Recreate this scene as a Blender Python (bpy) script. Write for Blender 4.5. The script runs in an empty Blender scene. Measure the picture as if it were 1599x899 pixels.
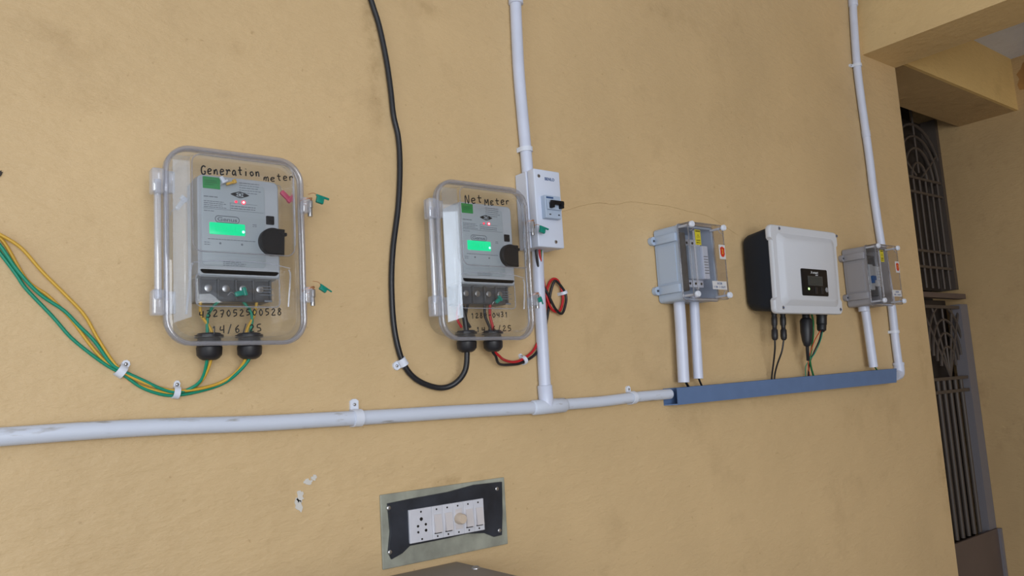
import bpy, bmesh, math, random
from mathutils import Vector, Matrix
random.seed(7)
S = bpy.context.scene
COL = S.collection

# ------------------------------------------------------------------ camera, world, lights, exposure
D = 1.15            # camera stands 1.15 m in front of the wall plane y = 0
CZ = 1.55           # lens height above the floor
FPX = 1250.6        # focal length in pixels of the 1599 px wide frame
RIGHT = Vector((0.78850277, -0.61212736, -0.05969481))
UP = Vector((-0.03019366, -0.13546988, 0.99032129))
BACK = Vector((-0.61428961, -0.77906868, -0.12530074))
CAM = Vector((0, -D, CZ))
cd = bpy.data.cameras.new('camera'); cam = bpy.data.objects.new('camera', cd); COL.objects.link(cam)
cd.sensor_width = 36; cd.lens = FPX / 1599 * 36; cd.clip_start = 0.02
cam.matrix_world = Matrix(((RIGHT.x, UP.x, BACK.x, CAM.x), (RIGHT.y, UP.y, BACK.y, CAM.y), (RIGHT.z, UP.z, BACK.z, CAM.z), (0, 0, 0, 1)))
S.camera = cam

w = bpy.data.worlds.new('world'); S.world = w; w.use_nodes = True
nt = w.node_tree; bg = nt.nodes['Background']
tc = nt.nodes.new('ShaderNodeTexCoord'); sp = nt.nodes.new('ShaderNodeSeparateXYZ'); rp = nt.nodes.new('ShaderNodeValToRGB')
nt.links.new(tc.outputs['Generated'], sp.inputs[0]); nt.links.new(sp.outputs['Z'], rp.inputs[0]); nt.links.new(rp.outputs[0], bg.inputs[0])
rp.color_ramp.elements[0].position = 0.0; rp.color_ramp.elements[0].color = (0.36, 0.35, 0.33, 1)
rp.color_ramp.elements[1].position = 0.02; rp.color_ramp.elements[1].color = (0.84, 0.90, 1.0, 1)
bg.inputs[1].default_value = 1.12

def area(name, loc, target, sx, sy, power, color):
    l = bpy.data.lights.new(name, 'AREA'); l.shape = 'RECTANGLE'; l.size = sx; l.size_y = sy; l.energy = power; l.color = color
    o = bpy.data.objects.new(name, l); COL.objects.link(o); o.location = loc
    o.rotation_euler = (Vector(target) - Vector(loc)).to_track_quat('-Z', 'Y').to_euler()
    return o
area('daylight_opening_left', (-2.3, -1.55, 1.60), (0.6, 0, 1.3), 1.3, 2.0, 12, (0.80, 0.90, 1.0))
area('daylight_opening_front', (-0.6, -3.7, 1.6), (1.6, 0, 1.3), 2.2, 1.7, 70, (0.96, 0.98, 1.0))
S.view_settings.view_transform = 'Standard'; S.view_settings.look = 'None'
S.view_settings.exposure = 0.03; S.view_settings.gamma = 1; S.view_settings.use_curve_mapping = False
try:
    S.cycles.transparent_max_bounces = 32
except Exception:
    pass

# ------------------------------------------------------------------ helpers
def ray(px, py):
    return RIGHT * ((px - 799.5) / FPX) + UP * (-(py - 449.5) / FPX) - BACK
def wp(px, py, dep=0.0):                       # point on the plane y = -dep that the photo pixel shows
    r = ray(px, py); return CAM + r * ((D - dep) / r.y)
def loc(M, px, py, v):                         # the same in a thing's own frame, on its plane at depth v
    Mi = M.inverted(); o = Mi @ CAM; d = (Mi.to_3x3() @ ray(px, py)); t = (-v - o.y) / d.y
    return o + d * t

def setp(o, label=None, cat=None, group=None, kind=None):
    if label: o['label'] = label
    if cat: o['category'] = cat
    if group: o['group'] = group
    if kind: o['kind'] = kind
    return o
def thing(name, M, label, cat, group=None):
    o = bpy.data.objects.new(name, None); COL.objects.link(o); o.matrix_world = M; o.empty_display_size = 0.03
    return setp(o, label, cat, group)
def obj(name, bm, mat, parent=None, smooth=None):
    bmesh.ops.recalc_face_normals(bm, faces=bm.faces)
    me = bpy.data.meshes.new(name)
    off = None
    if parent is None and bm.verts:
        xs = [v.co.x for v in bm.verts]; ys = [v.co.y for v in bm.verts]; zs = [v.co.z for v in bm.verts]
        off = Vector(((min(xs) + max(xs)) / 2, (min(ys) + max(ys)) / 2, min(zs)))
        bmesh.ops.translate(bm, verts=bm.verts, vec=-off)
    bm.to_mesh(me); bm.free()
    me.materials.append(mat)
    o = bpy.data.objects.new(name, me); COL.objects.link(o)
    if off is not None: o.location = off
    if parent is not None: o.parent = parent
    if smooth is not None:
        for p in me.polygons: p.use_smooth = True
        if smooth > 0:
            try: me.set_sharp_from_angle(angle=math.radians(smooth))
            except Exception: pass
    return o
def add_box(bm, x0, x1, y0, y1, z0, z1, bev=0.0, seg=2):
    r = bmesh.ops.create_cube(bm, size=1.0); vs = r['verts']
    for v in vs:
        v.co = Vector(((x0 + x1) / 2 + v.co.x * (x1 - x0), (y0 + y1) / 2 + v.co.y * (y1 - y0), (z0 + z1) / 2 + v.co.z * (z1 - z0)))
    if bev > 0:
        es = list({e for v in vs for e in v.link_edges})
        bmesh.ops.bevel(bm, geom=es, offset=bev, segments=seg, profile=0.5, affect='EDGES')
    return bm
def box(*a, **k): return add_box(bmesh.new(), *a, **k)
def rrect(cx, cz, wx, wz, r, n=6):             # rounded rectangle outline (x, z), counter-clockwise
    pts = []; r = min(r, wx / 2 - 1e-5, wz / 2 - 1e-5)
    for k, (sx, sz) in enumerate(((1, 1), (-1, 1), (-1, -1), (1, -1))):
        for i in range(n + 1):
            a = math.pi / 2 * (k + i / n)
            pts.append((cx + sx * (wx / 2 - r) + r * math.cos(a), cz + sz * (wz / 2 - r) + r * math.sin(a)))
    return pts
def add_loft(bm, loops, cap0=True, cap1=True, closed=True):   # loops: lists of Vector
    rings = [[bm.verts.new(p) for p in L] for L in loops]
    n = len(rings[0])
    for a, b in zip(rings[:-1], rings[1:]):
        for i in range(n if closed else n - 1):
            j = (i + 1) % n
            bm.faces.new((a[i], a[j], b[j], b[i]))
    if cap0: bm.faces.new(list(reversed(rings[0])))
    if cap1: bm.faces.new(rings[-1])
    return bm
def lp(cx, cz, wx, wz, r, dep, n=6): return [Vector((x, -dep, z)) for x, z in rrect(cx, cz, wx, wz, r, n)]
def plate(cx, cz, wx, wz, r, d0, d1, ch=0.0, bm=None, n=6):   # rounded plate from depth d0 to d1, front edge chamfered
    bm = bm or bmesh.new()
    L = [lp(cx, cz, wx, wz, r, d0, n)]
    if ch > 0:
        L += [lp(cx, cz, wx, wz, r, d1 - ch, n), lp(cx, cz, wx - ch * .6, wz - ch * .6, max(r - ch * .3, 1e-4), d1 - ch * .3, n), lp(cx, cz, wx - 2 * ch, wz - 2 * ch, max(r - ch, 1e-4), d1, n)]
    else: L.append(lp(cx, cz, wx, wz, r, d1, n))
    return add_loft(bm, L)
def add_cyl(bm, p0, p1, r0, r1=None, n=16, cap=True):
    p0 = Vector(p0); p1 = Vector(p1); r1 = r0 if r1 is None else r1
    return add_lathe(bm, p0, p1 - p0, [(0, r0), (1, r1)], n, cap)
def add_lathe(bm, p0, ax, prof, n=16, cap=True):   # prof: (t along axis 0..1, radius)
    p0 = Vector(p0); ax = Vector(ax); z = ax.normalized()
    x = z.orthogonal().normalized(); y = z.cross(x)
    L = [[p0 + ax * t + (x * math.cos(2 * math.pi * i / n) + y * math.sin(2 * math.pi * i / n)) * r for i in range(n)] for t, r in prof]
    return add_loft(bm, L, cap, cap)
def catmull(P, sub=8):
    P = [Vector(p) for p in P]; out = []
    Q = [P[0] * 2 - P[1]] + P + [P[-1] * 2 - P[-2]]
    for i in range(1, len(Q) - 2):
        a, b, c, d = Q[i - 1:i + 3]
        for k in range(sub):
            t = k / sub
            out.append(0.5 * ((2 * b) + (c - a) * t + (2 * a - 5 * b + 4 * c - d) * t * t + (3 * b - a - 3 * c + d) * t ** 3))
    out.append(P[-1]); return out
def add_tube(bm, pts, r, n=10, cap=True, sx=1.0):
    pts = [Vector(p) for p in pts]; loops = []; up = None
    for i, p in enumerate(pts):
        t = (pts[min(i + 1, len(pts) - 1)] - pts[max(i - 1, 0)]).normalized()
        if up is None:
            x = t.cross(Vector((0, 1, 0)))
            if x.length < 1e-3: x = t.cross(Vector((1, 0, 0)))
        else: x = up - t * up.dot(t)
        x.normalize(); up = x; y = t.cross(x)
        rr = r(i / (len(pts) - 1)) if callable(r) else r
        loops.append([p + x * (math.cos(2 * math.pi * k / n) * rr) + y * (math.sin(2 * math.pi * k / n) * rr * sx) for k in range(n)])
    return add_loft(bm, loops, cap, cap)
def ring_tube(bm, loop, r, n=8):               # tube round a closed outline
    N = len(loop); loops = []
    for i in range(N):
        t = (loop[(i + 1) % N] - loop[i - 1]).normalized(); y = Vector((0, 1, 0)); x = t.cross(y).normalized()
        loops.append([loop[i] + x * (math.cos(2 * math.pi * k / n) * r) + y * (math.sin(2 * math.pi * k / n) * r) for k in range(n)])
    loops.append(loops[0])
    rings = [[bm.verts.new(p) for p in L] for L in loops[:-1]]
    for i in range(N):
        a = rings[i]; b = rings[(i + 1) % N]
        for k in range(n):
            bm.faces.new((a[k], a[(k + 1) % n], b[(k + 1) % n], b[k]))
    return bm
def add_text(bm, s, cx, cz, h, dep, width=None, bold=0.0, shear=0.0, thick=0.0004):
    cu = bpy.data.curves.new('t', 'FONT'); cu.body = s; cu.size = 1.0; cu.extrude = 0.05; cu.offset = bold; cu.shear = shear
    cu.align_x = 'CENTER'; cu.resolution_u = 3
    to = bpy.data.objects.new('t', cu); COL.objects.link(to)
    bpy.context.view_layer.update()
    dg = bpy.context.evaluated_depsgraph_get(); me = bpy.data.meshes.new_from_object(to.evaluated_get(dg))
    xs = [v.co.x for v in me.vertices]; ys = [v.co.y for v in me.vertices]
    x0, x1, y0, y1 = min(xs), max(xs), min(ys), max(ys); k = h / (y1 - y0); kx = (width / (x1 - x0)) if width else k
    n0 = len(bm.verts)
    bm.from_mesh(me); bm.verts.ensure_lookup_table()
    for v in bm.verts[n0:]:
        c = v.co.copy()
        v.co = Vector((cx + (c.x - (x0 + x1) / 2) * kx, -dep - (thick if c.z > 0 else 0), cz + (c.y - (y0 + y1) / 2) * k))
    bpy.data.objects.remove(to); bpy.data.curves.remove(cu); bpy.data.meshes.remove(me)
    return bm
def frame(x, z, dep=0.0, roll=0.0, pitch=0.0):
    return Matrix.Translation((x, -dep, z)) @ Matrix.Rotation(math.radians(pitch), 4, 'X') @ Matrix.Rotation(math.radians(roll), 4, 'Y')

# ------------------------------------------------------------------ materials
def mat(name, color, rough=0.5, metal=0.0, bump=0.0, bscale=200, var=0.0, vscale=20, spec=0.5, emit=None, estr=0.0, coat=0.0):
    m = bpy.data.materials.new(name); m.use_nodes = True; t = m.node_tree; b = t.nodes['Principled BSDF']
    b.inputs['Base Color'].default_value = (*color, 1); b.inputs['Roughness'].default_value = rough; b.inputs['Metallic'].default_value = metal
    b.inputs['Specular IOR Level'].default_value = spec; b.inputs['Coat Weight'].default_value = coat
    tcn = t.nodes.new('ShaderNodeTexCoord')
    if var > 0:
        n = t.nodes.new('ShaderNodeTexNoise'); n.inputs['Scale'].default_value = vscale; n.inputs['Detail'].default_value = 5
        t.links.new(tcn.outputs['Object'], n.inputs[0])
        r = t.nodes.new('ShaderNodeValToRGB'); r.color_ramp.elements[0].position = 0.3; r.color_ramp.elements[1].position = 0.7
        r.color_ramp.elements[0].color = (*[c * (1 - var) for c in color], 1); r.color_ramp.elements[1].color = (*[min(1, c * (1 + var)) for c in color], 1)
        t.links.new(n.outputs[0], r.inputs[0]); t.links.new(r.outputs[0], b.inputs['Base Color'])
    if bump > 0:
        n = t.nodes.new('ShaderNodeTexNoise'); n.inputs['Scale'].default_value = bscale; n.inputs['Detail'].default_value = 3
        t.links.new(tcn.outputs['Object'], n.inputs[0])
        bu = t.nodes.new('ShaderNodeBump'); bu.inputs['Strength'].default_value = bump; bu.inputs['Distance'].default_value = 0.001
        t.links.new(n.outputs[0], bu.inputs['Height']); t.links.new(bu.outputs[0], b.inputs['Normal'])
    if emit:
        b.inputs['Emission Color'].default_value = (*emit, 1); b.inputs['Emission Strength'].default_value = estr
    return m
def clear(name, tint, milk, rough=0.04, milkcol=(0.8, 0.82, 0.85), fres=1.0, ior=1.5):
    m = bpy.data.materials.new(name); m.use_nodes = True; t = m.node_tree; t.nodes.clear()
    out = t.nodes.new('ShaderNodeOutputMaterial'); tr = t.nodes.new('ShaderNodeBsdfTransparent'); tr.inputs[0].default_value = (*tint, 1)
    gl = t.nodes.new('ShaderNodeBsdfGlossy'); gl.inputs['Roughness'].default_value = rough; gl.inputs[0].default_value = (0.95, 0.97, 1, 1)
    df = t.nodes.new('ShaderNodeBsdfDiffuse'); df.inputs[0].default_value = (*milkcol, 1)
    lw = t.nodes.new('ShaderNodeLayerWeight'); lw.inputs['Blend'].default_value = 0.5
    pw = t.nodes.new('ShaderNodeMath'); pw.operation = 'POWER'; pw.inputs[1].default_value = 5.0
    mu = t.nodes.new('ShaderNodeMath'); mu.operation = 'MULTIPLY_ADD'; mu.inputs[1].default_value = 0.9; mu.inputs[2].default_value = 0.042 * fres; mu.use_clamp = True
    t.links.new(lw.outputs['Facing'], pw.inputs[0])
    m1 = t.nodes.new('ShaderNodeMixShader'); m1.inputs[0].default_value = milk
    m2 = t.nodes.new('ShaderNodeMixShader')
    t.links.new(tr.outputs[0], m1.inputs[1]); t.links.new(df.outputs[0], m1.inputs[2])
    t.links.new(pw.outputs[0], mu.inputs[0]); t.links.new(mu.outputs[0], m2.inputs[0])
    t.links.new(m1.outputs[0], m2.inputs[1]); t.links.new(gl.outputs[0], m2.inputs[2]); t.links.new(m2.outputs[0], out.inputs[0])
    return m
def plaster(name, c, stain=0.0, rough=0.62, bump=0.5):
    m = bpy.data.materials.new(name); m.use_nodes = True; t = m.node_tree; N = t.nodes; Lk = t.links; b = N['Principled BSDF']
    b.inputs['Roughness'].default_value = rough; b.inputs['Specular IOR Level'].default_value = 0.35
    g = N.new('ShaderNodeTexCoord')
    def noise(sc, det=4, vec=None, rg=0.5):
        n = N.new('ShaderNodeTexNoise'); n.inputs['Scale'].default_value = sc; n.inputs['Detail'].default_value = det; n.inputs['Roughness'].default_value = rg
        Lk.new(vec or g.outputs['Object'], n.inputs[0]); return n
    def ramp(src, p0, c0, p1, c1):
        r = N.new('ShaderNodeValToRGB'); r.color_ramp.elements[0].position = p0; r.color_ramp.elements[1].position = p1
        r.color_ramp.elements[0].color = c0; r.color_ramp.elements[1].color = c1; Lk.new(src, r.inputs[0]); return r
    base = ramp(noise(3.0).outputs[0], .3, (*[k * .93 for k in c], 1), .7, (*[k * 1.05 for k in c], 1))
    dirt = ramp(noise(5.0, 8, rg=.7).outputs[0], .56, (1, 1, 1, 1), .74, (.62, .58, .55, 1))
    mx = N.new('ShaderNodeMix'); mx.data_type = 'RGBA'; mx.blend_type = 'MULTIPLY'; mx.inputs[0].default_value = stain
    Lk.new(base.outputs[0], mx.inputs[6]); Lk.new(dirt.outputs[0], mx.inputs[7])
    spk = ramp(noise(90, 2).outputs[0], .70, (1, 1, 1, 1), .78, (.72, .66, .6, 1))
    m2 = N.new('ShaderNodeMix'); m2.data_type = 'RGBA'; m2.blend_type = 'MULTIPLY'; m2.inputs[0].default_value = .6
    Lk.new(mx.outputs[2], m2.inputs[6]); Lk.new(spk.outputs[0], m2.inputs[7]); Lk.new(m2.outputs[2], b.inputs['Base Color'])
    mp = N.new('ShaderNodeMapping'); mp.inputs['Scale'].default_value = (1, 1, 2.4); Lk.new(g.outputs['Object'], mp.inputs[0])
    a1 = noise(26, 6, mp.outputs[0], .6); a2 = noise(160, 3); a3 = noise(6, 3)
    s1 = N.new('ShaderNodeMath'); s1.operation = 'MULTIPLY_ADD'; s1.inputs[1].default_value = .14; Lk.new(a2.outputs[0], s1.inputs[0]); Lk.new(a1.outputs[0], s1.inputs[2])
    s2 = N.new('ShaderNodeMath'); s2.operation = 'MULTIPLY_ADD'; s2.inputs[1].default_value = 1.2; Lk.new(a3.outputs[0], s2.inputs[0]); Lk.new(s1.outputs[0], s2.inputs[2])
    bu = N.new('ShaderNodeBump'); bu.inputs['Strength'].default_value = bump; bu.inputs['Distance'].default_value = 0.004
    Lk.new(s2.outputs[0], bu.inputs['Height']); Lk.new(bu.outputs[0], b.inputs['Normal'])
    return m

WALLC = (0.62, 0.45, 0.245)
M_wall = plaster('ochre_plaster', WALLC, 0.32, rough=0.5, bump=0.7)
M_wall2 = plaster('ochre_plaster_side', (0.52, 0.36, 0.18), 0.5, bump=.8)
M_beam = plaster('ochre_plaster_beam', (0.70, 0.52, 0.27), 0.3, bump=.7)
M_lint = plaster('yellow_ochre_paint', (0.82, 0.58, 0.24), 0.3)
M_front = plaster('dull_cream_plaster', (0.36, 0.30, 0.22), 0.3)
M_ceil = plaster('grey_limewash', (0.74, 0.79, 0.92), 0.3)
M_floor = plaster('cement_floor', (0.27, 0.25, 0.23), 0.4)
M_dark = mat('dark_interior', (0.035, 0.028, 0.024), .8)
M_pvc = mat('white_pvc', (0.61, 0.66, 0.81), .35, var=.06, vscale=12, bump=.15, bscale=40)
M_pvcd = mat('weathered_white_pvc', (0.60, 0.655, 0.77), .45, bump=.2, bscale=60)
_t = M_pvcd.node_tree; _g = _t.nodes.new('ShaderNodeTexCoord'); _m = _t.nodes.new('ShaderNodeMapping'); _m.inputs['Scale'].default_value = (.22, 1, 1)
_n = _t.nodes.new('ShaderNodeTexNoise'); _n.inputs['Scale'].default_value = 70; _n.inputs['Detail'].default_value = 6
_r = _t.nodes.new('ShaderNodeValToRGB'); _r.color_ramp.elements[0].position = .60; _r.color_ramp.elements[1].position = .70
_r.color_ramp.elements[0].color = (0.60, 0.655, 0.77, 1); _r.color_ramp.elements[1].color = (0.34, 0.33, 0.32, 1)
_t.links.new(_g.outputs['Object'], _m.inputs[0]); _t.links.new(_m.outputs[0], _n.inputs[0]); _t.links.new(_n.outputs[0], _r.inputs[0]); _t.links.new(_r.outputs[0], _t.nodes['Principled BSDF'].inputs['Base Color'])
M_white = mat('white_plastic', (0.63, 0.69, 0.83), .35)
M_whiteclip = mat('white_clip_plastic', (0.69, 0.74, 0.85), .4)
M_invw = mat('white_painted_cover', (0.62, 0.65, 0.71), .38, bump=.1, bscale=500)
M_invd = mat('dark_slate_cast_body', (0.012, 0.018, 0.030), .55, spec=.25, bump=.2, bscale=300)
M_black = mat('black_plastic', (0.007, 0.007, 0.009), .45, spec=.25)
M_gland = mat('black_nylon', (0.014, 0.014, 0.018), .45)
M_blackc = mat('black_cable_sheath', (0.012, 0.013, 0.017), .38, bump=.2, bscale=120)
M_blackd = mat('faded_black_plate', (0.022, 0.026, 0.036), .45, var=.5, vscale=18, bump=.2, bscale=200)
M_red = mat('red_cable', (0.50, 0.012, 0.018), .4)
M_yel = mat('yellow_cable', (0.62, 0.37, 0.04), .45)
M_grn = mat('teal_green_cable', (0.0, 0.25, 0.15), .45)
M_grn2 = mat('green_cable', (0.01, 0.16, 0.05), .45)
M_org = mat('orange_red_cable', (0.55, 0.07, 0.02), .45)
M_tray = mat('slate_blue_plastic', (0.108, 0.185, 0.355), .5, var=.05, vscale=30, bump=.1, bscale=300)
M_grey = mat('light_grey_plastic', (0.41, 0.50, 0.64), .4)
M_greyd = mat('mid_grey_plastic', (0.27, 0.28, 0.31), .45)
M_meter = mat('meter_grey_plastic', (0.40, 0.43, 0.47), .4)
M_meterd = mat('meter_face_print_grey', (0.37, 0.42, 0.46), .42)
M_term = mat('terminal_dark_grey', (0.07, 0.075, 0.085), .4, var=.4, vscale=60)
M_ink = mat('marker_ink', (0.006, 0.005, 0.005), .4)
M_print = mat('grey_print_ink', (0.16, 0.18, 0.21), .6)
M_lcdg = mat('green_backlit_display', (0.0, 0.08, 0.03), .3, emit=(0.0, 0.74, 0.31), estr=1.0)
M_lcdc = mat('backlight_lamp', (0.5, 1, 1), .3, emit=(0.35, 1.0, 0.95), estr=1.6)
M_seg = mat('lcd_digits', (0.0, 0.20, 0.09), .3, emit=(0.0, 0.62, 0.22), estr=1.0)
M_led = mat('red_led', (0.6, 0.02, 0.04), .3, emit=(1.0, 0.02, 0.06), estr=1.5)
M_ledw = mat('red_led_core', (1, .7, .7), .3, emit=(1.0, 0.65, 0.7), estr=1.7)
M_gled = mat('green_led', (0.4, 1, .3), .3, emit=(0.55, 1.0, 0.35), estr=1.6)
M_sticker = mat('green_sticker', (0.02, 0.26, 0.06), .5)
M_seal = mat('teal_seal_plastic', (0.0, 0.23, 0.17), .35)
M_pink = mat('pink_seal_plastic', (0.52, 0.06, 0.13), .35)
M_metal = mat('dull_steel', (0.45, 0.45, 0.46), .35, metal=.9)
M_copper = mat('copper_wire', (0.60, 0.28, 0.14), .4, metal=.6)
M_yellow = mat('yellow_label', (0.60, 0.52, 0.03), .5)
M_redlab = mat('red_label_ink', (0.55, 0.035, 0.012), .5)
M_paper = mat('label_paper', (0.62, 0.62, 0.64), .6)
M_blue = mat('blue_plastic', (0.02, 0.10, 0.30), .4)
M_blueink = mat('blue_ink', (0.03, 0.08, 0.22), .5)
M_lcdoff = mat('grey_lcd', (0.035, 0.045, 0.048), .25)
M_whiteink = mat('white_ink', (0.55, 0.56, 0.58), .6)
M_switch = mat('aged_white_plastic', (0.60, 0.61, 0.67), .4, var=.05, vscale=60)
M_rocker = mat('cream_rocker_plastic', (0.60, 0.57, 0.58), .35)
M_knobc = mat('cream_knob_plastic', (0.58, 0.48, 0.38), .4)
M_plateg = mat('painted_over_frame', (0.30, 0.31, 0.26), .5, var=.28, vscale=25, bump=.3, bscale=80)
M_taupe = mat('taupe_painted_metal', (0.235, 0.20, 0.165), .5, var=.06, vscale=8)
M_grille = mat('brown_painted_iron', (0.085, 0.068, 0.058), .5)
M_grillb = mat('dark_room_backing', (0.040, 0.031, 0.026), .6, var=.2, vscale=6)  # near-black sheet colour, darkness of the room behind the bars painted in
M_jamb = mat('grey_painted_jamb', (0.19, 0.18, 0.20), .55)
M_panel = mat('brown_sheet_panel', (0.12, 0.088, 0.078), .55, var=.1, vscale=6)
M_chip = mat('white_putty', (0.62, 0.60, 0.56), .7)
M_crack = mat('hairline_crack', (0.40, 0.27, 0.12), .8)
M_oldpaint = mat('old_orange_paint', (0.36, 0.19, 0.06), .7, var=.2, vscale=15)
M_clear = clear('clear_polycarbonate', (0.955, 0.965, 0.975), 0.012, 0.02, fres=1.2)
M_side = clear('clear_polycarbonate_side', (0.90, 0.93, 0.96), 0.04, 0.05, fres=2.0)
M_cheek = clear('clear_polycarbonate_cheek', (0.95, 0.96, 0.97), 0.01, 0.02, fres=3.0)
M_rim = clear('clear_polycarbonate_rim', (0.80, 0.79, 0.81), 0.20, 0.06, (0.62, 0.63, 0.68), 2.0)
M_hinge = clear('clear_polycarbonate_hinge', (0.86, 0.88, 0.92), 0.26, 0.06, (0.80, 0.83, 0.92), 2.5)
M_smoke = clear('smoked_clear_lid', (0.86, 0.85, 0.85), 0.03, 0.03, (0.5, 0.5, 0.52), 1.2)
M_smokes = clear('smoked_clear_lid_side', (0.80, 0.80, 0.82), 0.15, 0.06, (0.5, 0.5, 0.52), 1.5)

# ------------------------------------------------------------------ large structure
X0 = -2.6; XE = 2.517; XB = 2.317; XR = 3.512; YB = 0.225; YG = 0.318
ZB = CZ + 0.944; ZL = CZ + 0.976; ZC = CZ + 1.188; YF = -4.0
def struct(name, bm, m, parent=None, smooth=None):
    o = obj(name, bm, m, parent, smooth)
    if parent is None: o['kind'] = 'structure'
    return o
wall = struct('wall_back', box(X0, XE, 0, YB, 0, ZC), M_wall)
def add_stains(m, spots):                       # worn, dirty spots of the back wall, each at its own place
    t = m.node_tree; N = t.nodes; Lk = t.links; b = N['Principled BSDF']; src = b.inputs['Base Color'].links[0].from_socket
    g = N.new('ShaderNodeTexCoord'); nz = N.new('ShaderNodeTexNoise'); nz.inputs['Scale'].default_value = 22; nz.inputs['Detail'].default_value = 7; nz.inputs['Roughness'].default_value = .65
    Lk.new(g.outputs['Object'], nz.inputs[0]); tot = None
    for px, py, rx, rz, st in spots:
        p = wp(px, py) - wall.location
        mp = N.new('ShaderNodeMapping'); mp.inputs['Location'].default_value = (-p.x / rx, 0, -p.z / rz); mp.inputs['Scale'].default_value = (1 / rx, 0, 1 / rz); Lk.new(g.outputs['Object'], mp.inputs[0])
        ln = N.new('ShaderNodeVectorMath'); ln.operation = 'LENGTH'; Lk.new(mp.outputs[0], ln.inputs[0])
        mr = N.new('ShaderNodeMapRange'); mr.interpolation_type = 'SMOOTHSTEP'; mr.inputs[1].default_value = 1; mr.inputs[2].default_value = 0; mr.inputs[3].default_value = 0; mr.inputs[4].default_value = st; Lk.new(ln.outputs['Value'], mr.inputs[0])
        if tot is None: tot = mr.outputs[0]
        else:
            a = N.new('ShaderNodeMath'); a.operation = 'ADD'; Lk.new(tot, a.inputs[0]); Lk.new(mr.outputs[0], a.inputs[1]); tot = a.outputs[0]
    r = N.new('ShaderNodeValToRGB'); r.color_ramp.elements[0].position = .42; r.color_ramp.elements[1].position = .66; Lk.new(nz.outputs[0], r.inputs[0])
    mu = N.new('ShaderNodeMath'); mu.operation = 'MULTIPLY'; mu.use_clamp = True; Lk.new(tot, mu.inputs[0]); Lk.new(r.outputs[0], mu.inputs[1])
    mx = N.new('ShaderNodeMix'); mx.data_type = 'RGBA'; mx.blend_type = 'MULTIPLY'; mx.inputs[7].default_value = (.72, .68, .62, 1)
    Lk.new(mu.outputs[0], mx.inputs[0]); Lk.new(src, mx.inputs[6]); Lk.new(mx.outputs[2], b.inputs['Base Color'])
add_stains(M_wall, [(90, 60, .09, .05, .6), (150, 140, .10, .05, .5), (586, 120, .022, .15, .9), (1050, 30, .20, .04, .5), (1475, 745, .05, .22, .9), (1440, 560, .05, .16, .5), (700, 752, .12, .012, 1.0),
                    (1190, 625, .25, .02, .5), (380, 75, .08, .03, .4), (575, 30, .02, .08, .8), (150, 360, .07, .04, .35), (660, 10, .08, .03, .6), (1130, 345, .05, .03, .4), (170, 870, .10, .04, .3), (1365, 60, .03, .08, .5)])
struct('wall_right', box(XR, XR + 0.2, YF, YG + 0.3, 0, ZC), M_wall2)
struct('floor', box(X0, XR + 0.2, YF, YG + 0.3, -0.1, 0), M_floor)
struct('ceiling', box(X0, XR + 0.2, YF, YG + 0.3, ZC, ZC + 0.12), M_ceil)
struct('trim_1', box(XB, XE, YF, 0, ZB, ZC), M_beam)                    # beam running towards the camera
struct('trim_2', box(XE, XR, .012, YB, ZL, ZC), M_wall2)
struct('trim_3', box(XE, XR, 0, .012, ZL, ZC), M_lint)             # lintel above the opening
lb = struct('wall_recess', box(XE - 0.2, XR, YG + 0.10, YG + 0.3, 0, ZC), M_dark)  # near-black colour stands in for the dark room behind the gate
struct('wall_front_added', box(0.75, XR + 0.2, YF - 0.2, YF, 0, ZC), M_front)  # unseen wall behind the camera, added to darken reflections in the clear lids
# patch of older orange paint at the top of the right wall
bm = bmesh.new(); rnd = random.Random(3)
pts = []
for i in range(24):
    a = 2 * math.pi * i / 24; r = 1 + .18 * rnd.uniform(-1, 1)
    pts.append((-0.12 + .11 * r * math.cos(a), ZC - 0.09 + .08 * r * math.sin(a)))
add_loft(bm, [[Vector((XR, y, z)) for y, z in pts], [Vector((XR - .0015, y, z)) for y, z in pts]])
# (coordinates are local to the scene; the patch belongs to the right wall)
def parent_keep(o, p):
    o.parent = p; o.matrix_parent_inverse = p.matrix_world.inverted()
def part_on(name, bm, m, p, smooth=None):
    bpy.context.view_layer.update()
    o = obj(name, bm, m, None, smooth); bpy.context.view_layer.update(); parent_keep(o, p); return o
wr = bpy.data.objects['wall_right']
part_on('paint_patch', bm, M_oldpaint, wr)
# putty chips, dark mark and a hairline crack on the back wall
def blob(cx, cz, rx, rz, seed, dep=0.0012, n=18, rough=.35):
    rnd = random.Random(seed); b = bmesh.new(); P = []
    for i in range(n):
        a = 2 * math.pi * i / n; r = 1 + rough * rnd.uniform(-1, 1)
        P.append((cx + rx * r * math.cos(a), cz + rz * r * math.sin(a)))
    return add_loft(b, [[Vector((x, 0.0005, z)) for x, z in P], [Vector((x, -dep, z)) for x, z in P]])
for px, py, rx, rz, s in ((468, 775, .005, .009, 1), (466, 788, .0055, .010, 4), (480, 752, .006, .004, 2), (490, 746, .004, .004, 5)):
    p = wp(px, py); part_on('putty_chip', blob(p.x, p.z, rx, rz, s), M_chip, wall)
p = wp(0, 271); part_on('wall_hole', blob(p.x, p.z, .0025, .0045, 8), M_dark, wall)
cr = [wp(x, y, 0.0002) for x, y in ((878, 330), (905, 321), (935, 317), (960, 318), (985, 315), (1015, 318), (1045, 321), (1075, 330), (1105, 336), (1130, 352), (1152, 366))]
part_on('hairline_crack', add_tube(bmesh.new(), catmull([c + Vector((0, 0, random.uniform(-.002, .002))) for c in cr], 3), .0003, 5), M_crack, wall)

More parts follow.
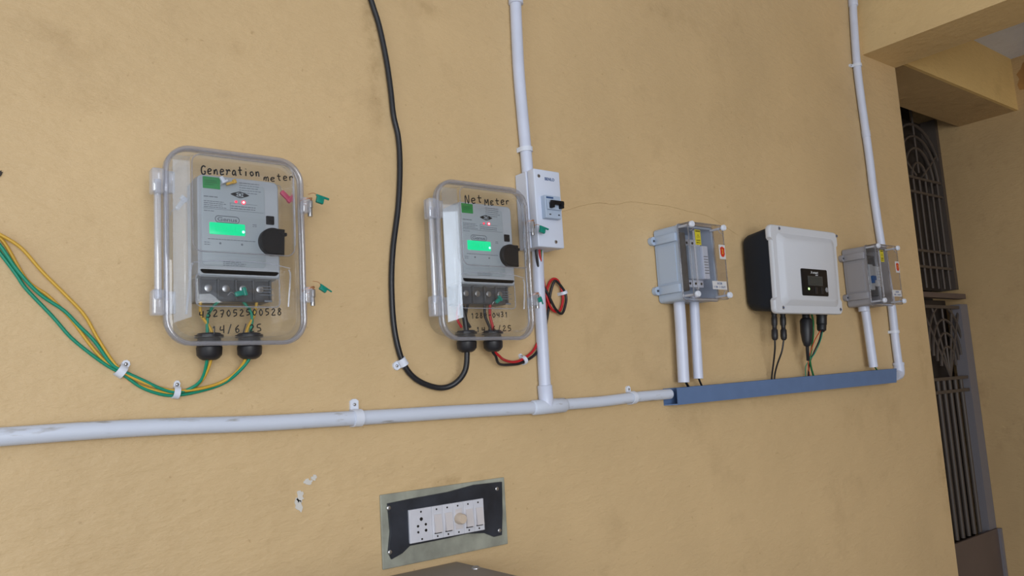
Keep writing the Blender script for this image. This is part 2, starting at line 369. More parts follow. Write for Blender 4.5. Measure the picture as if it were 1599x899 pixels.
# ------------------------------------------------------------------ iron grille gate in the recess
def gp(px, py, y=YG):
    r = ray(px, py); return CAM + r * ((y + D) / r.y)
GX, GZ = 3.305, CZ + 0.745
gate = thing('window_grille', Matrix.Translation((GX, YG, CZ + .27)), 'brown iron window grille with rounded arches, upper one in the dark recess', 'grille')
def lpart(name, bm, m, p, smooth=60):          # part built in world coordinates
    inv = p.matrix_world.inverted(); bm.transform(inv); return obj(name, bm, m, p, smooth)
bpy.context.view_layer.update()
xl, xr = 2.78, 3.500
lpart('dark_backing', box(xl, XR - .001, YG + .05, YG + .07, CZ + .30, ZL + .05), M_grillb, gate, None)  # dark sheet in place of the unlit room behind the grille
lpart('frame_bar', box(xr - .012, XR - .0005, YG - .01, YG + .052, CZ + .30, CZ + 1.03), M_grille, gate)
for z in (0.75, 0.69, 0.45, 0.385):
    lpart('cross_bar', box(xl, xr, YG - .006, YG + .006, CZ + z - .005, CZ + z + .005), M_grille, gate)
k = 0
x = GX - 0.42
while x < xr - .02:
    lpart('upright_bar', add_cyl(bmesh.new(), (x, YG, CZ + .30), (x, YG, CZ + .75), .0055, n=8), M_grille, gate); x += .052
for r in (.065, .12, .165, .21):
    P = [Vector((GX + r * math.cos(a * math.pi / 20), YG, GZ + 1.12 * r * math.sin(a * math.pi / 20))) for a in range(21)]
    lpart('arch_bar', add_tube(bmesh.new(), P, .0065, 6), M_grille, gate)
for a in (35, 90, 145):
    c, s = math.cos(math.radians(a)), math.sin(math.radians(a))
    lpart('ray_bar', add_cyl(bmesh.new(), (GX + .03 * c, YG, GZ + .03 * s), (GX + .30 * c, YG, GZ + .30 * s), .005, n=8), M_grille, gate)

gz0 = -0.66
low = thing('metal_gate', Matrix.Translation((GX, YG, 0)), 'brown iron gate with fan pattern, upright bars and solid bottom panel in the recess', 'gate')
bpy.context.view_layer.update()
lpart('top_rail', box(xl, xr - .03, YG - .05, YG - .02, CZ + .255, CZ + .275), M_panel, low, None)
lpart('jamb', box(xr - .055, XR - .002, YG - .035, YG + .01, 0.0, CZ + .235), M_jamb, low, None)
lpart('dark_backing', box(xl, XR - .001, YG + .05, YG + .07, 0.02, CZ + .26), M_grillb, low, None)  # same dark stand-in for the unlit room, behind the gate
fx, fz = GX + .005, CZ - .055
for z in (-.06, -.11, .222):
    lpart('cross_bar', box(xl, xr - .03, YG - .03, YG - .015, CZ + z - .006, CZ + z + .006), M_grille, low)
for xx in (fx - .17, fx - .085, fx, fx + .085, fx + .15):
    lpart('ray_bar', add_cyl(bmesh.new(), (fx, YG - .02, fz), (xx, YG - .02, CZ + .22), .005, n=8), M_grille, low)
for r in (.10, .145, .19, .235):
    P = [Vector((fx + .62 * r * math.cos(a * math.pi / 16), YG - .02, CZ - .055 + r * (.45 + .75 * math.sin(a * math.pi / 16)))) for a in range(17)]
    lpart('arch_bar', add_tube(bmesh.new(), P, .0055, 6), M_grille, low)
x = GX - 0.46
while x < xr - .06:
    lpart('upright_bar', add_cyl(bmesh.new(), (x, YG - .02, CZ + gz0), (x, YG - .02, CZ - .06), .0085, n=8), M_grille, low); x += .050
lpart('bottom_panel', box(xl, XR - .01, YG - .045, YG - .036, 0.03, CZ + gz0), M_panel, low, None)
lpart('panel_edge', box(XR - .02, XR - .002, YG - .055, YG - .045, 0.03, CZ + gz0), M_jamb, low, None)

# ------------------------------------------------------------------ conduits
RC = 0.0113
def wline(pts, dep): return [wp(x, y, dep) for x, y in pts]
def seg_at(P, t):
    return P[0].lerp(P[1], t)
def conduit(name, pts, label, dep=RC, r=RC, m=None, n=20, sub=6):
    return setp(obj(name, add_tube(bmesh.new(), catmull(wline(pts, dep), sub), r, n), m or M_pvc, None, 60), label, 'pipe')
def clip_mesh(c, t, rad, width=.012, th=.0022, ears=True, dep=None, earlen=.010):
    # strap over a pipe: c = centre on the pipe axis, t = pipe direction; the strap goes over the front and ends in an ear on the wall
    b = bmesh.new(); t = t.normalized(); s = t.cross(Vector((0, 1, 0))).normalized(); front = Vector((0, -1, 0)); d = dep if dep is not None else -c.y
    prof = []
    for k in range(13):
        a = math.pi * k / 12; prof.append((math.cos(a), math.sin(a)))
    ro, ri = rad + th, rad + .0002
    out = [(ro, -d + .0005)] + [(ro * x, ro * y) for x, y in prof] + [(-ro, -d + .0005)]
    inn = [(ri, -d + .0005)] + [(ri * x, ri * y) for x, y in prof] + [(-ri, -d + .0005)]
    pts = out + inn[::-1]
    L = [[c + t * o + s * x + front * y for x, y in pts] for o in (-width / 2, width / 2)]
    rings = [[b.verts.new(p) for p in l] for l in L]; n = len(out)
    for i in range(len(pts)):
        j = (i + 1) % len(pts); b.faces.new((rings[0][i], rings[0][j], rings[1][j], rings[1][i]))
    for R_ in rings:
        for i in range(n - 1):
            b.faces.new((R_[i], R_[i + 1], R_[2 * n - 2 - i], R_[2 * n - 1 - i]))
    return b, s
def saddle(c, t, rad, label, width=.012, side=1, earlen=.012, m=None, cat='pipe clamp', name='pipe_saddle'):
    M = Matrix.Translation((c.x, 0, c.z)); root = thing(name, M, label, cat); bpy.context.view_layer.update()
    b, s = clip_mesh(c, t, rad, width); lpart('strap', b, m or M_whiteclip, root)
    s = s * side; e = c + s * (rad + .001); e.y = 0; t = t.normalized()
    b = bmesh.new(); L = []
    for u, v in ((0, -1), (earlen, -1), (earlen + .003, -.4), (earlen + .003, .4), (earlen, 1), (0, 1)):
        L.append(e + s * u + t * (v * width / 2))
    add_loft(b, [L, [q + Vector((0, -.004, 0)) for q in L]]); ear = lpart('ear', b, m or M_whiteclip, root, None)
    q = e + s * (earlen * .6) + Vector((0, -.004, 0))
    lpart('screw', add_lathe(bmesh.new(), q, (0, -.0018, 0), [(0, .0026), (.6, .0024), (1, .0012)], 10), M_metal, root)
    return root

H = [(-330, 705), (-150, 692.5), (0, 682), (150, 671.5), (270, 665.5), (400, 661), (500, 655.5), (600, 650), (700, 643.5), (820, 637), (840, 635.6)]
conduit('conduit_pipe', H, 'long white plastic conduit running left from the tee along the wall', m=M_pvcd)
conduit('conduit_pipe', [(868, 633), (885, 631), (940, 626.5), (1000, 619), (1046, 615)], 'short white plastic conduit between the tee and the blue cable tray', r=.0105, m=M_pvcd)
VM = [(792, -160), (799, -70), (804, -12), (806, 30), (810, 110), (816, 180), (821, 235), (824, 270)]
conduit('conduit_pipe', VM, 'white upright conduit running from the top down to the breaker enclosure')
conduit('conduit_pipe', [(839, 384), (841, 440), (846, 520), (851, 606)], 'white upright conduit under the breaker enclosure ending in the tee')
VR = [(1315, -160), (1325, -70), (1331, -12), (1333, 30), (1338, 100), (1344, 150), (1351, 200), (1358, 250), (1364, 300), (1373, 362), (1381, 410), (1392, 476), (1398, 530), (1404, 576)]
conduit('conduit_pipe', VR, 'tall white upright conduit at the right, behind the right junction box', dep=.0125)
conduit('conduit_pipe', [(1059.5, 462), (1063, 510), (1067.7, 597)], 'thicker left one of the two short conduits under the left junction box', dep=.028, r=.0122)
conduit('conduit_pipe', [(1083.5, 462), (1086, 510), (1090.5, 591)], 'thinner right one of the two short conduits under the left junction box', dep=.034, r=.0105)
conduit('conduit_pipe', [(1349, 470), (1355, 510), (1364, 573)], 'short conduit under the right junction box, ending in the blue tray', dep=.028, r=.0115)
def sleeve(name, pts, dep, r, label, m=M_pvc, cat='pipe fitting'):
    P = wline(pts, dep); b = bmesh.new(); add_lathe(b, P[0], P[1] - P[0], [(0, r - .0012), (.03, r), (.97, r), (1, r - .0012)], 20)
    return setp(obj(name, b, m, None, 50), label, cat)
sleeve('pipe_coupler', [(804.5, -14), (805.7, 7)], RC, .0145, 'white coupler at the very top of the middle conduit')
sleeve('pipe_coupler', [(1331, -14), (1332.4, 10)], .0125, .0138, 'white coupler at the very top of the right conduit')
sleeve('pipe_coupler', [(1351.5, 204), (1353, 214)], .0125, .0121, 'thin joint ring on the right conduit below its upper clamp')
sleeve('pipe_connector', [(1348, 474), (1349.5, 486)], .028, .0148, 'white threaded connector under the right junction box')
# tee
tee = thing('pipe_tee', Matrix.Translation(wp(855, 634, 0)), 'white tee fitting joining the middle upright conduit to the long horizontal one', 'pipe fitting')
bpy.context.view_layer.update()
P = wline([(831, 636.5), (882, 632)], RC); b = bmesh.new(); add_lathe(b, P[0], P[1] - P[0], [(0, .0122), (.03, .0136), (.97, .0136), (1, .0122)], 20); lpart('run_sleeve', b, M_pvcd, tee)
P = wline([(850.5, 601), (853.5, 634)], RC); b = bmesh.new(); add_lathe(b, P[0], P[1] - P[0], [(0, .0122), (.04, .0138), (1, .0138)], 20); lpart('branch_sleeve', b, M_pvc, tee)
# elbow
elb = thing('pipe_elbow', Matrix.Translation(wp(1405, 583, 0)), 'white elbow fitting at the foot of the right conduit entering the tray', 'pipe fitting')
bpy.context.view_layer.update()
P = wline([(1402.6, 566), (1404, 577), (1403.5, 584), (1398, 586)], .0125); lpart('elbow_body', add_tube(bmesh.new(), catmull(P, 5), .0145, 18), M_pvc, elb)
P = wline([(1402.6, 566), (1403.1, 570)], .0125); lpart('collar', add_cyl(bmesh.new(), P[0], P[1], .0158, n=18), M_pvc, elb)
# clamps
def clamp_on(pts, i, frac, dep, r, label, **k):
    P = wline(pts, dep); c = P[i].lerp(P[i + 1], frac); return saddle(c, P[i + 1] - P[i], r, label, **k)
clamp_on(VM, 5, .98, RC, RC, 'small white clamp on the middle conduit above the breaker enclosure', width=.009, side=1, earlen=.006)
clamp_on(VR, 4, .05, .0125, RC, 'white clamp on the right conduit near the beam', width=.009, side=-1, earlen=.010)
clamp_on(VR, 11, .78, .0125, RC, 'white clamp on the right conduit just above the elbow', width=.008, side=1, earlen=.006)
clamp_on(H, 6, .56, RC, RC, 'wide white clamp on the long horizontal conduit, left of the tee', width=.014, side=1, earlen=.014)
clamp_on([(940, 627), (1000, 619)], 0, .78, RC, .0108, 'white clamp on the short conduit beside the cable tray', width=.011, side=1, earlen=.009)

# ------------------------------------------------------------------ blue cable tray
TD = .030
a = wp(1058, 605.5, TD); b_ = wp(1400, 575, TD); c_ = wp(1400, 597, TD); d_ = wp(1059.5, 632, TD)
tx0, tx1 = wp(1058, 618, TD).x, wp(1399, 586, TD).x
tray = thing('cable_tray', Matrix.Translation(((tx0 + tx1) / 2, 0, (a.z + d_.z) / 2)), 'slate blue plastic cable tray running under the inverter, open at its left end', 'cable tray')
bpy.context.view_layer.update()
def slab(p, q, r_, s_, vec):                   # prism from a quad
    return add_loft(bmesh.new(), [[p, q, r_, s_], [v + vec for v in (p, q, r_, s_)]])
lpart('cover', slab(a, b_, c_, d_, Vector((0, .0025, 0))), M_tray, tray, None)
a2 = a + Vector((-.012, TD - .002, 0)); d2 = d_ + Vector((-.012, TD - .002, 0)); b2 = b_ + Vector((0, TD - .002, 0)); c2 = c_ + Vector((0, TD - .002, 0))
lpart('back_plate', slab(a2, b2, c2, d2, Vector((0, .0018, 0))), M_tray, tray, None)
i1 = Vector((0, .0025, 0))
lpart('bottom_side', slab(d_ + i1, c_ + i1, c2, d2, Vector((0, 0, .0022))), M_tray, tray, None)
up0 = a + i1; up1 = b_ + i1
# top side has slots cut where cables and conduits drop in: three lengths
def top_piece(f0, f1):
    p = up0.lerp(up1, f0); q = up0.lerp(up1, f1); r_ = a2.lerp(b2, f1); s_ = a2.lerp(b2, f0)
    lpart('top_side', slab(p, q, r_, s_, Vector((0, 0, -.0022))), M_tray, tray, None)
for f0, f1 in ((0.10, .34), (.38, .50), (.54, .83), (.90, 1.0)): top_piece(f0, f1)

# ------------------------------------------------------------------ meter boxes
M1 = frame(.3815, CZ + .082); M2 = frame(.808, CZ + .0845)
ST = {  # hand-drawn strokes, unit cells
 'G': [[(.8, .85), (.45, 1), (.1, .75), (.05, .35), (.3, .05), (.7, .1), (.8, .4), (.5, .42)]],
 'e': [[(.1, .3), (.7, .42), (.6, .6), (.25, .58), (.1, .3), (.3, .04), (.75, .12)]],
 'n': [[(.1, .6), (.15, .05), (.2, .4), (.5, .6), (.65, .4), (.7, .05)]],
 'r': [[(.1, .6), (.2, .05)], [(.15, .35), (.4, .6), (.7, .5)]],
 'a': [[(.65, .55), (.3, .6), (.08, .3), (.3, .05), (.6, .25), (.65, .55), (.75, .05)]],
 't': [[(.35, .95), (.4, .2), (.7, .08)], [(.05, .6), (.75, .62)]],
 'i': [[(.4, .55), (.4, .05)], [(.4, .78), (.43, .84)]],
 'o': [[(.4, .58), (.1, .35), (.35, .05), (.7, .3), (.4, .58)]],
 'm': [[(0, .55), (.05, .05), (.1, .4), (.28, .58), (.38, .35), (.4, .05), (.45, .4), (.65, .58), (.78, .35), (.8, .05)]],
 'N': [[(.08, 0), (.1, .95), (.65, .08), (.75, 1)]],
 'M': [[(.02, .0), (.12, .9), (.4, .35), (.7, .95), (.82, .05)]],
 'E': [[(.7, .6), (.2, .58), (.15, .32), (.5, .34), (.15, .3), (.2, .05), (.75, .1)]],
 '4': [[(.15, .85), (.1, .4), (.7, .45)], [(.65, .95), (.6, 0)]],
 '3': [[(.1, .9), (.5, .95), (.6, .7), (.3, .52), (.65, .35), (.45, .05), (.08, .12)]],
 '2': [[(.1, .75), (.4, .95), (.6, .7), (.1, .08), (.75, .1)]],
 '7': [[(.1, .9), (.65, .92), (.3, .0)], [(.2, .45), (.6, .48)]],
 '0': [[(.4, .92), (.08, .5), (.35, .05), (.7, .45), (.4, .92)]],
 '5': [[(.7, .95), (.2, .92), (.15, .55), (.55, .5), (.6, .2), (.1, .05)]],
 '8': [[(.6, .8), (.35, .95), (.2, .72), (.6, .3), (.35, .03), (.1, .25), (.6, .8)]],
 '1': [[(.2, .7), (.4, .95), (.38, .0)]],
 '6': [[(.6, .95), (.15, .45), (.3, .03), (.65, .2), (.45, .45), (.15, .3)]],
 '9': [[(.6, .8), (.3, .95), (.1, .65), (.4, .5), (.6, .8), (.5, .0)]],
 '/': [[(.15, -.1), (.6, 1.05)]],
 '-': [[(.1, .45), (.65, .48)]],
}
def handwrite(bm, s, x0, z0, x1, z1, h, dep, r, seed):
    rnd = random.Random(seed); n = len(s); adv = (x1 - x0) / n
    for i, ch in enumerate(s):
        if ch not in ST: continue
        bx = x0 + adv * i; bz = z0 + (z1 - z0) * i / max(1, n - 1) + rnd.uniform(-.05, .05) * h
        for st in ST[ch]:
            P = [Vector((bx + (u + rnd.uniform(-.03, .03)) * adv * .88, -dep, bz + (v + rnd.uniform(-.04, .04)) * h)) for u, v in st]
            add_tube(bm, catmull(P, 4), r, 5, sx=.35)
def meter_box(M, label, writing, idx):
    root = thing('meter_box', M, label, 'meter box', 'clear polycarbonate meter boxes')
    H_ = .272; W = .195; cz = H_ / 2
    # base tub
    b = bmesh.new()
    add_loft(b, [lp(0, cz, .172, .246, .03, .002), lp(0, cz, .172, .246, .03, .052)], True, False); obj('base_tub', b, M_clear, root, 50)
    b = bmesh.new()
    add_loft(b, [lp(0, cz, .172, .246, .03, .0521), lp(0, cz, W, H_, .034, .0525), lp(0, cz, W, H_, .034, .057)], False, False); bf = obj('base_flange', b, M_side, root, 50)
    ring_tube(b2 := bmesh.new(), lp(0, cz, W - .006, H_ - .006, .033, .050, 10), .0028, 8); obj('base_rim', b2, M_rim, root, 60)
    # lid: flange, dome (upper, deep) and lower shallow window
    b = bmesh.new()
    ax, az, aw, ah = -.001, .184, .148, .152        # upper dome foot
    add_loft(b, [lp(0, cz, W - .004, H_ - .004, .034, .061), lp(0, cz, W - .018, H_ - .018, .028, .0622), lp(0, cz, .168, .246, .022, .0625)], False, False)
    add_loft(b, [lp(0, cz, .168, .246, .022, .0625), lp(-.001, cz, .150, .240, .020, .0725)], False, False)
    add_loft(b, [lp(-.001, cz, .150, .240, .020, .0725), lp(-.001, .187, .146, .138, .016, .074)], False, False)
    add_loft(b, [lp(-.001, .187, .146, .138, .016, .074), lp(-.001, .187, .140, .132, .012, .0905), lp(-.001, .187, .137, .129, .010, .092)], False, True)
    lid = obj('lid', b, M_clear, root, 35)
    ring_tube(b2 := bmesh.new(), lp(0, cz, W - .006, H_ - .006, .033, .0600, 10), .0034, 8); obj('rim', b2, M_rim, lid, 60)
    ring_tube(b2 := bmesh.new(), lp(-.001, .187, .139, .131, .012, .091, 8), .0010, 6); obj('dome_edge', b2, M_rim, lid, 60)
    b = bmesh.new()                               # moulded side ribs of the lower window
    for pts, rr in ((((-.0665, .108), (-.0685, .098), (-.0745, .040)), .0016), (((.066, .105), (.068, .095), (.064, .052)), .0012), (((-.066, .109), (-.03, .113), (.03, .113), (.068, .107)), .0008),
                    (((.0765, .24), (.077, .18), (.0765, .14)), .0010)):
        add_tube(b, catmull([Vector((x, -.0745, z)) for x, z in pts], 5), rr, 6)
    obj('moulded_rib', b, M_hinge, lid, 60)
    b = bmesh.new()                               # slanted left cheek of the dome
    add_loft(b, [[Vector((-.0870, -.0630, .030)), Vector((-.0700, -.0826, .036)), Vector((-.0700, -.0826, .250)), Vector((-.0870, -.0630, .256))],
                 [Vector((-.0874, -.0622, .030)), Vector((-.0704, -.0818, .036)), Vector((-.0704, -.0818, .250)), Vector((-.0874, -.0622, .256))]])
    obj('dome_cheek', b, M_cheek, lid)
    # writing in marker pen
    for s, x0, z0, x1, z1, h, dep, sd in writing:
        b = bmesh.new(); handwrite(b, s, x0, z0, x1, z1, h, dep, .0010 if h > .0115 else .00082, sd); obj('handwriting', b, M_ink, lid, 60)['kind'] = 'stuff'
    # hinge: rod and two knuckles on the left
    hg = obj('hinge_rod', add_cyl(bmesh.new(), (-.1035, -.052, .062), (-.1035, -.052, .222), .0048, n=14), M_hinge, root, 60)
    obj('hinge_rod', add_cyl(bmesh.new(), (-.0945, -.056, .062), (-.0945, -.056, .222), .0022, n=10), M_hinge, root, 60)
    for z0 in (.040, .202):
        b = bmesh.new(); add_box(b, -.113, -.097, -.063, -.044, z0, z0 + .034, .003, 3); add_box(b, -.097, -.083, -.060, -.050, z0 + .002, z0 + .032, .002); obj('hinge_knuckle', b, M_hinge, root, 40)
    # latches on the right
    for z0 in (.205, .072):
        b = bmesh.new(); add_box(b, .094, .106, -.066, -.050, z0 - .012, z0 + .011, .002); la = obj('latch', b, M_hinge, root, 40)
        b = bmesh.new(); add_box(b, .1055, .111, -.063, -.053, z0 - .004, z0 + .008, .0012); add_cyl(b, (.108, -.058, z0 - .016), (.108, -.058, z0 - .004), .0035, n=10); obj('latch_pin', b, M_metal, la, 40)
        b = bmesh.new()
        for k in range(3):
            P = [Vector((.102 + .009 * math.cos(t / 10 * 2 * math.pi), -.058 - .008 * math.sin(t / 10 * 2 * math.pi), z0 + .006 + .002 * k + .003 * math.sin(t / 10 * 6.28 + k))) for t in range(11)]
            add_tube(b, P, .0006, 5)
        obj('binding_wire', b, M_copper, la, 60)
    # cable glands through the bottom
    for gx in (-.0335, .022):
        g = obj('cable_gland', add_lathe(bmesh.new(), (gx, -.035, .013), (0, 0, -.031), [(0, .010), (.05, .0150), (.42, .0165), (.45, .0172), (.78, .0165), (.92, .013), (1, .0085)], 18), M_gland, root, 40)
        obj('lock_nut', add_lathe(bmesh.new(), (gx, -.035, .0125), (0, 0, .0060), [(0, .0190), (.6, .0190), (.65, .0165), (1, .0150)], 6 if 0 else 12), M_gland, g, 30)
    return root
def meter(M, label, idx):
    root = thing('electricity_meter', M, label, 'electricity meter', 'grey electricity meters inside clear boxes')
    b = bmesh.new()
    add_loft(b, [lp(.004, .164, .112, .142, .008, .006), lp(.004, .164, .116, .144, .008, .040), lp(.004, .166, .114, .139, .008, .0540), lp(.004, .166, .110, .136, .007, .0555)])
    body = obj('body', b, M_meter, root, 35)
    b = plate(-.004, .168, .088, .118, .005, .0550, .0562, .0003); face = obj('face_panel', b, M_meterd, root, 40)
    # curved skirt between body and terminal cover
    b = bmesh.new()
    add_loft(b, [lp(.004, .101, .114, .012, .004, .030), lp(.004, .100, .114, .012, .004, .0535), lp(.004, .1, .110, .008, .003, .0555)]); obj('skirt', b, M_meter, root, 35)
    # display
    obj('display', plate(-.0135, .161, .0490, .0165, .0015, .0558, .0568, .0002), M_lcdg, face, 40)
    b = bmesh.new(); add_text(b, '000.51', -.016, .161, .0085, .0568, width=.028, thick=.0002); obj('display_digits', b, M_seg, face)
    obj('backlight_lamp', add_lathe(bmesh.new(), (.0085, -.0566, .1585), (0, -.0006, 0), [(0, .0022), (.7, .0018), (1, .0008)], 14), M_lcdc, face, 40)
    # stickers, text and badge
    st = obj('sticker', plate(-.0345, .2245, .0235, .0165, .0008, .0560, .0566, .0001), M_sticker, face); st['label'] = 'green sticker at the top of the meter face'
    b = bmesh.new()
    for k, (w_, z_) in enumerate(((.016, .2275), (.017, .2248), (.012, .2218))): add_box(b, -.0435, -.0435 + w_, -.0569, -.0566, z_ - .0005, z_ + .0005)
    obj('sticker_print', b, mat('dark_green_ink', (0.01, .15, .04), .5) if idx == 0 else bpy.data.materials['dark_green_ink'], st)
    b = bmesh.new()
    rnd = random.Random(11)
    def lines(x0, x1, z0, n, dz, h=.0009):
        for k in range(n):
            x = x0
            xe = x1 - rnd.uniform(0, .25) * (x1 - x0)
            while x < xe:
                wd = rnd.uniform(.002, .006); add_box(b, x, min(x + wd, xe), -.0565, -.0562, z0 - k * dz - h / 2, z0 - k * dz + h / 2); x += wd + .001
    lines(.004, .036, .2290, 5, .0035); lines(-.045, -.025, .205, 1, .003, .0013); lines(-.045, -.012, .1985, 4, .0027)
    lines(-.008, .028, .1945, 2, .0032, .0011); lines(-.045, -.028, .185, 1, .003); lines(-.04, .03, .146, 1, .003); lines(-.045, -.035, .141, 2, .003)
    lines(-.020, .012, .115, 3, .0024); lines(.022, .028, .17, 2, .0024)
    add_box(b, -.046, .038, -.0565, -.0562, .1880, .1884); add_box(b, -.0095, .029, -.0565, -.0562, .1985, .1988); add_box(b, -.0095, -.0092, -.0565, -.0562, .1885, .1985)
    obj('face_print', b, M_print, face)['kind'] = 'stuff'
    # brand badge: outlined pill with lettering
    b = bmesh.new(); ring_tube(b, lp(-.0135, .1745, .033, .0092, .0045, .0565, 6), .0005, 6); add_text(b, 'Genus', -.0135, .1745, .0056, .0562, bold=.01, width=.027, thick=.0005); obj('brand_badge', b, M_print, face)
    # eye-shaped emblem
    b = bmesh.new()
    for sgn in (-1, 1):
        P = [Vector((.0045 + .0125 * t, -.0566, .2115 + sgn * .0042 * (1 - abs(t)) ** .8)) for t in (-1, -.7, -.4, 0, .4, .7, 1)]; add_tube(b, catmull(P, 3), .0006, 5)
    for sx in (-1, 1):
        add_loft(b, [[Vector((.0045 + sx * x, -y, .2115 + z)) for x, z in ((.013, 0), (.006, .0022), (.0035, 0), (.006, -.0022))] for y in (.0562, .0567)])
    ring_tube(b, lp(.0045, .2115, .005, .005, .0024, .0566, 5), .0005, 5); obj('emblem', b, M_ink, face)
    # indicator lamps
    for x_, r_ in ((-.001, .0018), (.0095, .0030)):
        l_ = obj('indicator_lamp', add_lathe(bmesh.new(), (x_, -.0560, .2010), (0, -.0012, 0), [(0, r_), (.6, r_), (1, r_ * .5)], 14), M_led, face, 40)
        if x_ > 0: obj('lamp_core', add_lathe(bmesh.new(), (x_, -.0570, .2010), (0, -.0006, 0), [(0, r_ * .62), (1, r_ * .4)], 12), M_ledw, l_, 40)
    for x_ in (-.0235, .0065): obj('screw', add_lathe(bmesh.new(), (x_, -.0560, .1405), (0, -.0008, 0), [(0, .0016), (1, .0013)], 12), M_print, face, 40)
    b = bmesh.new(); obj('sensor_window', plate(.0475, .1785, .0115, .0125, .0012, .0550, .0575, .0005), M_black, root, 40)
    # round dark seal cover with a flat right edge
    pts = []
    cx_, cz_, rr = .049, .1465, .0198
    for k in range(25):
        a_ = math.radians(72 + k * (216 / 24)); pts.append((cx_ + rr * math.cos(a_), cz_ + rr * math.sin(a_)))
    pts += [(cx_ + .0155, cz_ - .0195), (cx_ + .0170, cz_ + .0185)]
    b = bmesh.new(); add_loft(b, [[Vector((x, -.0550, z)) for x, z in pts], [Vector((x, -.0640, z)) for x, z in pts], [Vector((cx_ + (x - cx_) * .9, -.0660, cz_ + (z - cz_) * .9)) for x, z in pts]])
    cv = obj('seal_cover', b, M_black, root, 35)
    b = bmesh.new(); add_box(b, cx_ + .012, cx_ + .020, -.0650, -.0570, cz_ + .009, cz_ + .014, .001); add_lathe(b, (cx_ + .010, -.0655, cz_ + .013), (0, -.0015, 0), [(0, .0024), (1, .0018)], 10); obj('hook', b, M_black, cv, 40)
    # terminal block behind its clear cover
    tb = obj('terminal_block', box(-.050, .052, -.040, -.006, .062, .100, .003), M_term, root)
    for k in range(4):
        x_ = -.036 + k * .024
        obj('terminal_screw', add_lathe(bmesh.new(), (x_, -.0395, .080), (0, -.0035, 0), [(0, .0055), (.8, .0052), (1, .0035)], 14), M_metal, tb, 40)
    b = bmesh.new()
    for k in range(5): add_box(b, -.049 + k * .0245, -.0465 + k * .0245, -.046, -.038, .064, .093, .0006)
    obj('terminal_rib', b, M_term, tb)
    b = bmesh.new(); add_loft(b, [lp(.002, .076, .118, .047, .007, .030), lp(.002, .076, .118, .047, .007, .0535), lp(.002, .076, .112, .041, .006, .0555)], False, True); tcv = obj('terminal_cover', b, M_clear, root, 35)
    b = bmesh.new(); ring_tube(b, lp(.002, .076, .116, .045, .007, .0540, 6), .0009, 6); obj('cover_edge', b, M_hinge, tcv, 60)
    b = bmesh.new()
    for k in range(4): add_box(b, .030, .050 - .004 * (k % 2), -.0560, -.0556, .0700 + .004 * k, .0710 + .004 * k)
    add_box(b, .037, .048, -.0560, -.0556, .0605, .0630); obj('cover_print', b, M_print, tcv)
    return root
def L1(px, py, v): q = loc(M1, px, py, v); return q.x, q.z
def L2(px, py, v): q = loc(M2, px, py, v); return q.x, q.z
def wr_line(L, s, p0, p1, hpx, dep, seed, hm):
    x0, z0 = L(*p0, dep); x1, z1 = L(*p1, dep); return (s, x0, z0, x1, z1, hm, dep, seed)
w1 = [wr_line(L1, 'GeneRation', (314, 272), (408, 276), 12, .0924, 1, .0125) , wr_line(L1, 'meter', (412, 283), (461, 283), 10, .0924, 2, .0105),
      wr_line(L1, '4327052500528', (311, 496), (443, 492), 11, .0745, 3, .0100), wr_line(L1, '14/6/25', (331, 521), (412, 518), 12, .0745, 4, .0110)]
ST['R'] = [[(.3, .62), (.0, .6), (.1, .6), (.25, .35), (.15, .05)], [(.35, .5), (.6, .62), (.8, .5)]]
w2 = [wr_line(L2, 'Net', (726, 318), (755, 318), 13, .0924, 5, .0150), wr_line(L2, 'MEter', (757, 321), (798, 320), 12, .0924, 6, .0125),
      wr_line(L2, '1289-0431', (736, 497), (795, 495), 9, .0745, 7, .0090), wr_line(L2, '14/6/25', (744, 519), (801, 517), 11, .0745, 8, .0100)]
meter_box(M1, 'clear plastic meter box marked Generation meter, at the left', w1, 0)
meter_box(M2, 'clear plastic meter box marked Net meter, beside the breaker enclosure', w2, 1)
meter(M1, 'grey electricity meter with lit green display in the Generation meter box', 0)
meter(M2 @ Matrix.Translation((.002, 0, .0015)), 'grey electricity meter with lit green display in the Net meter box', 1)

# seals and tags
def seal_tag(M, px, py, dep, label, m=M_seal, w_=.017, h_=.012, roll=12, flat=False):
    c = loc(M, px, py, dep); R_ = M @ Matrix.Translation(c) @ Matrix.Rotation(math.radians(roll), 4, 'Y')
    r = thing('seal_tag', R_, label, 'seal')
    obj('tag_body', plate(0, 0, w_ * .68, h_, .0012, 0, .0045, .001), m, r, 35)
    obj('tag_flap', plate(w_ * .18, h_ * .42, w_ * 1.25, h_ * .26, .0008, .0012, .0030, .0004), m, r, 35)
    b = bmesh.new(); add_tube(b, catmull([Vector((-w_ * .3, -.002, h_ * .4)), Vector((-w_ * .7, -.001, h_ * .55)), Vector((-w_ * 1.1, .001, h_ * .2))], 4), .0005, 5); obj('tag_wire', b, M_copper, r, 60)
    return r
seal_tag(M1, 499, 312, .052, 'teal seal tag on the upper latch of the Generation meter box', roll=14)
seal_tag(M1, 504, 451, .052, 'teal seal tag on the lower latch of the Generation meter box', roll=32, h_=.008)
seal_tag(M2, 846, 359, .066, 'teal seal tag hanging in front of the breaker enclosure', roll=14)
seal_tag(M2, 842, 468, .064, 'teal seal tag on the lower latch of the Net meter box', roll=70, w_=.012, h_=.008)
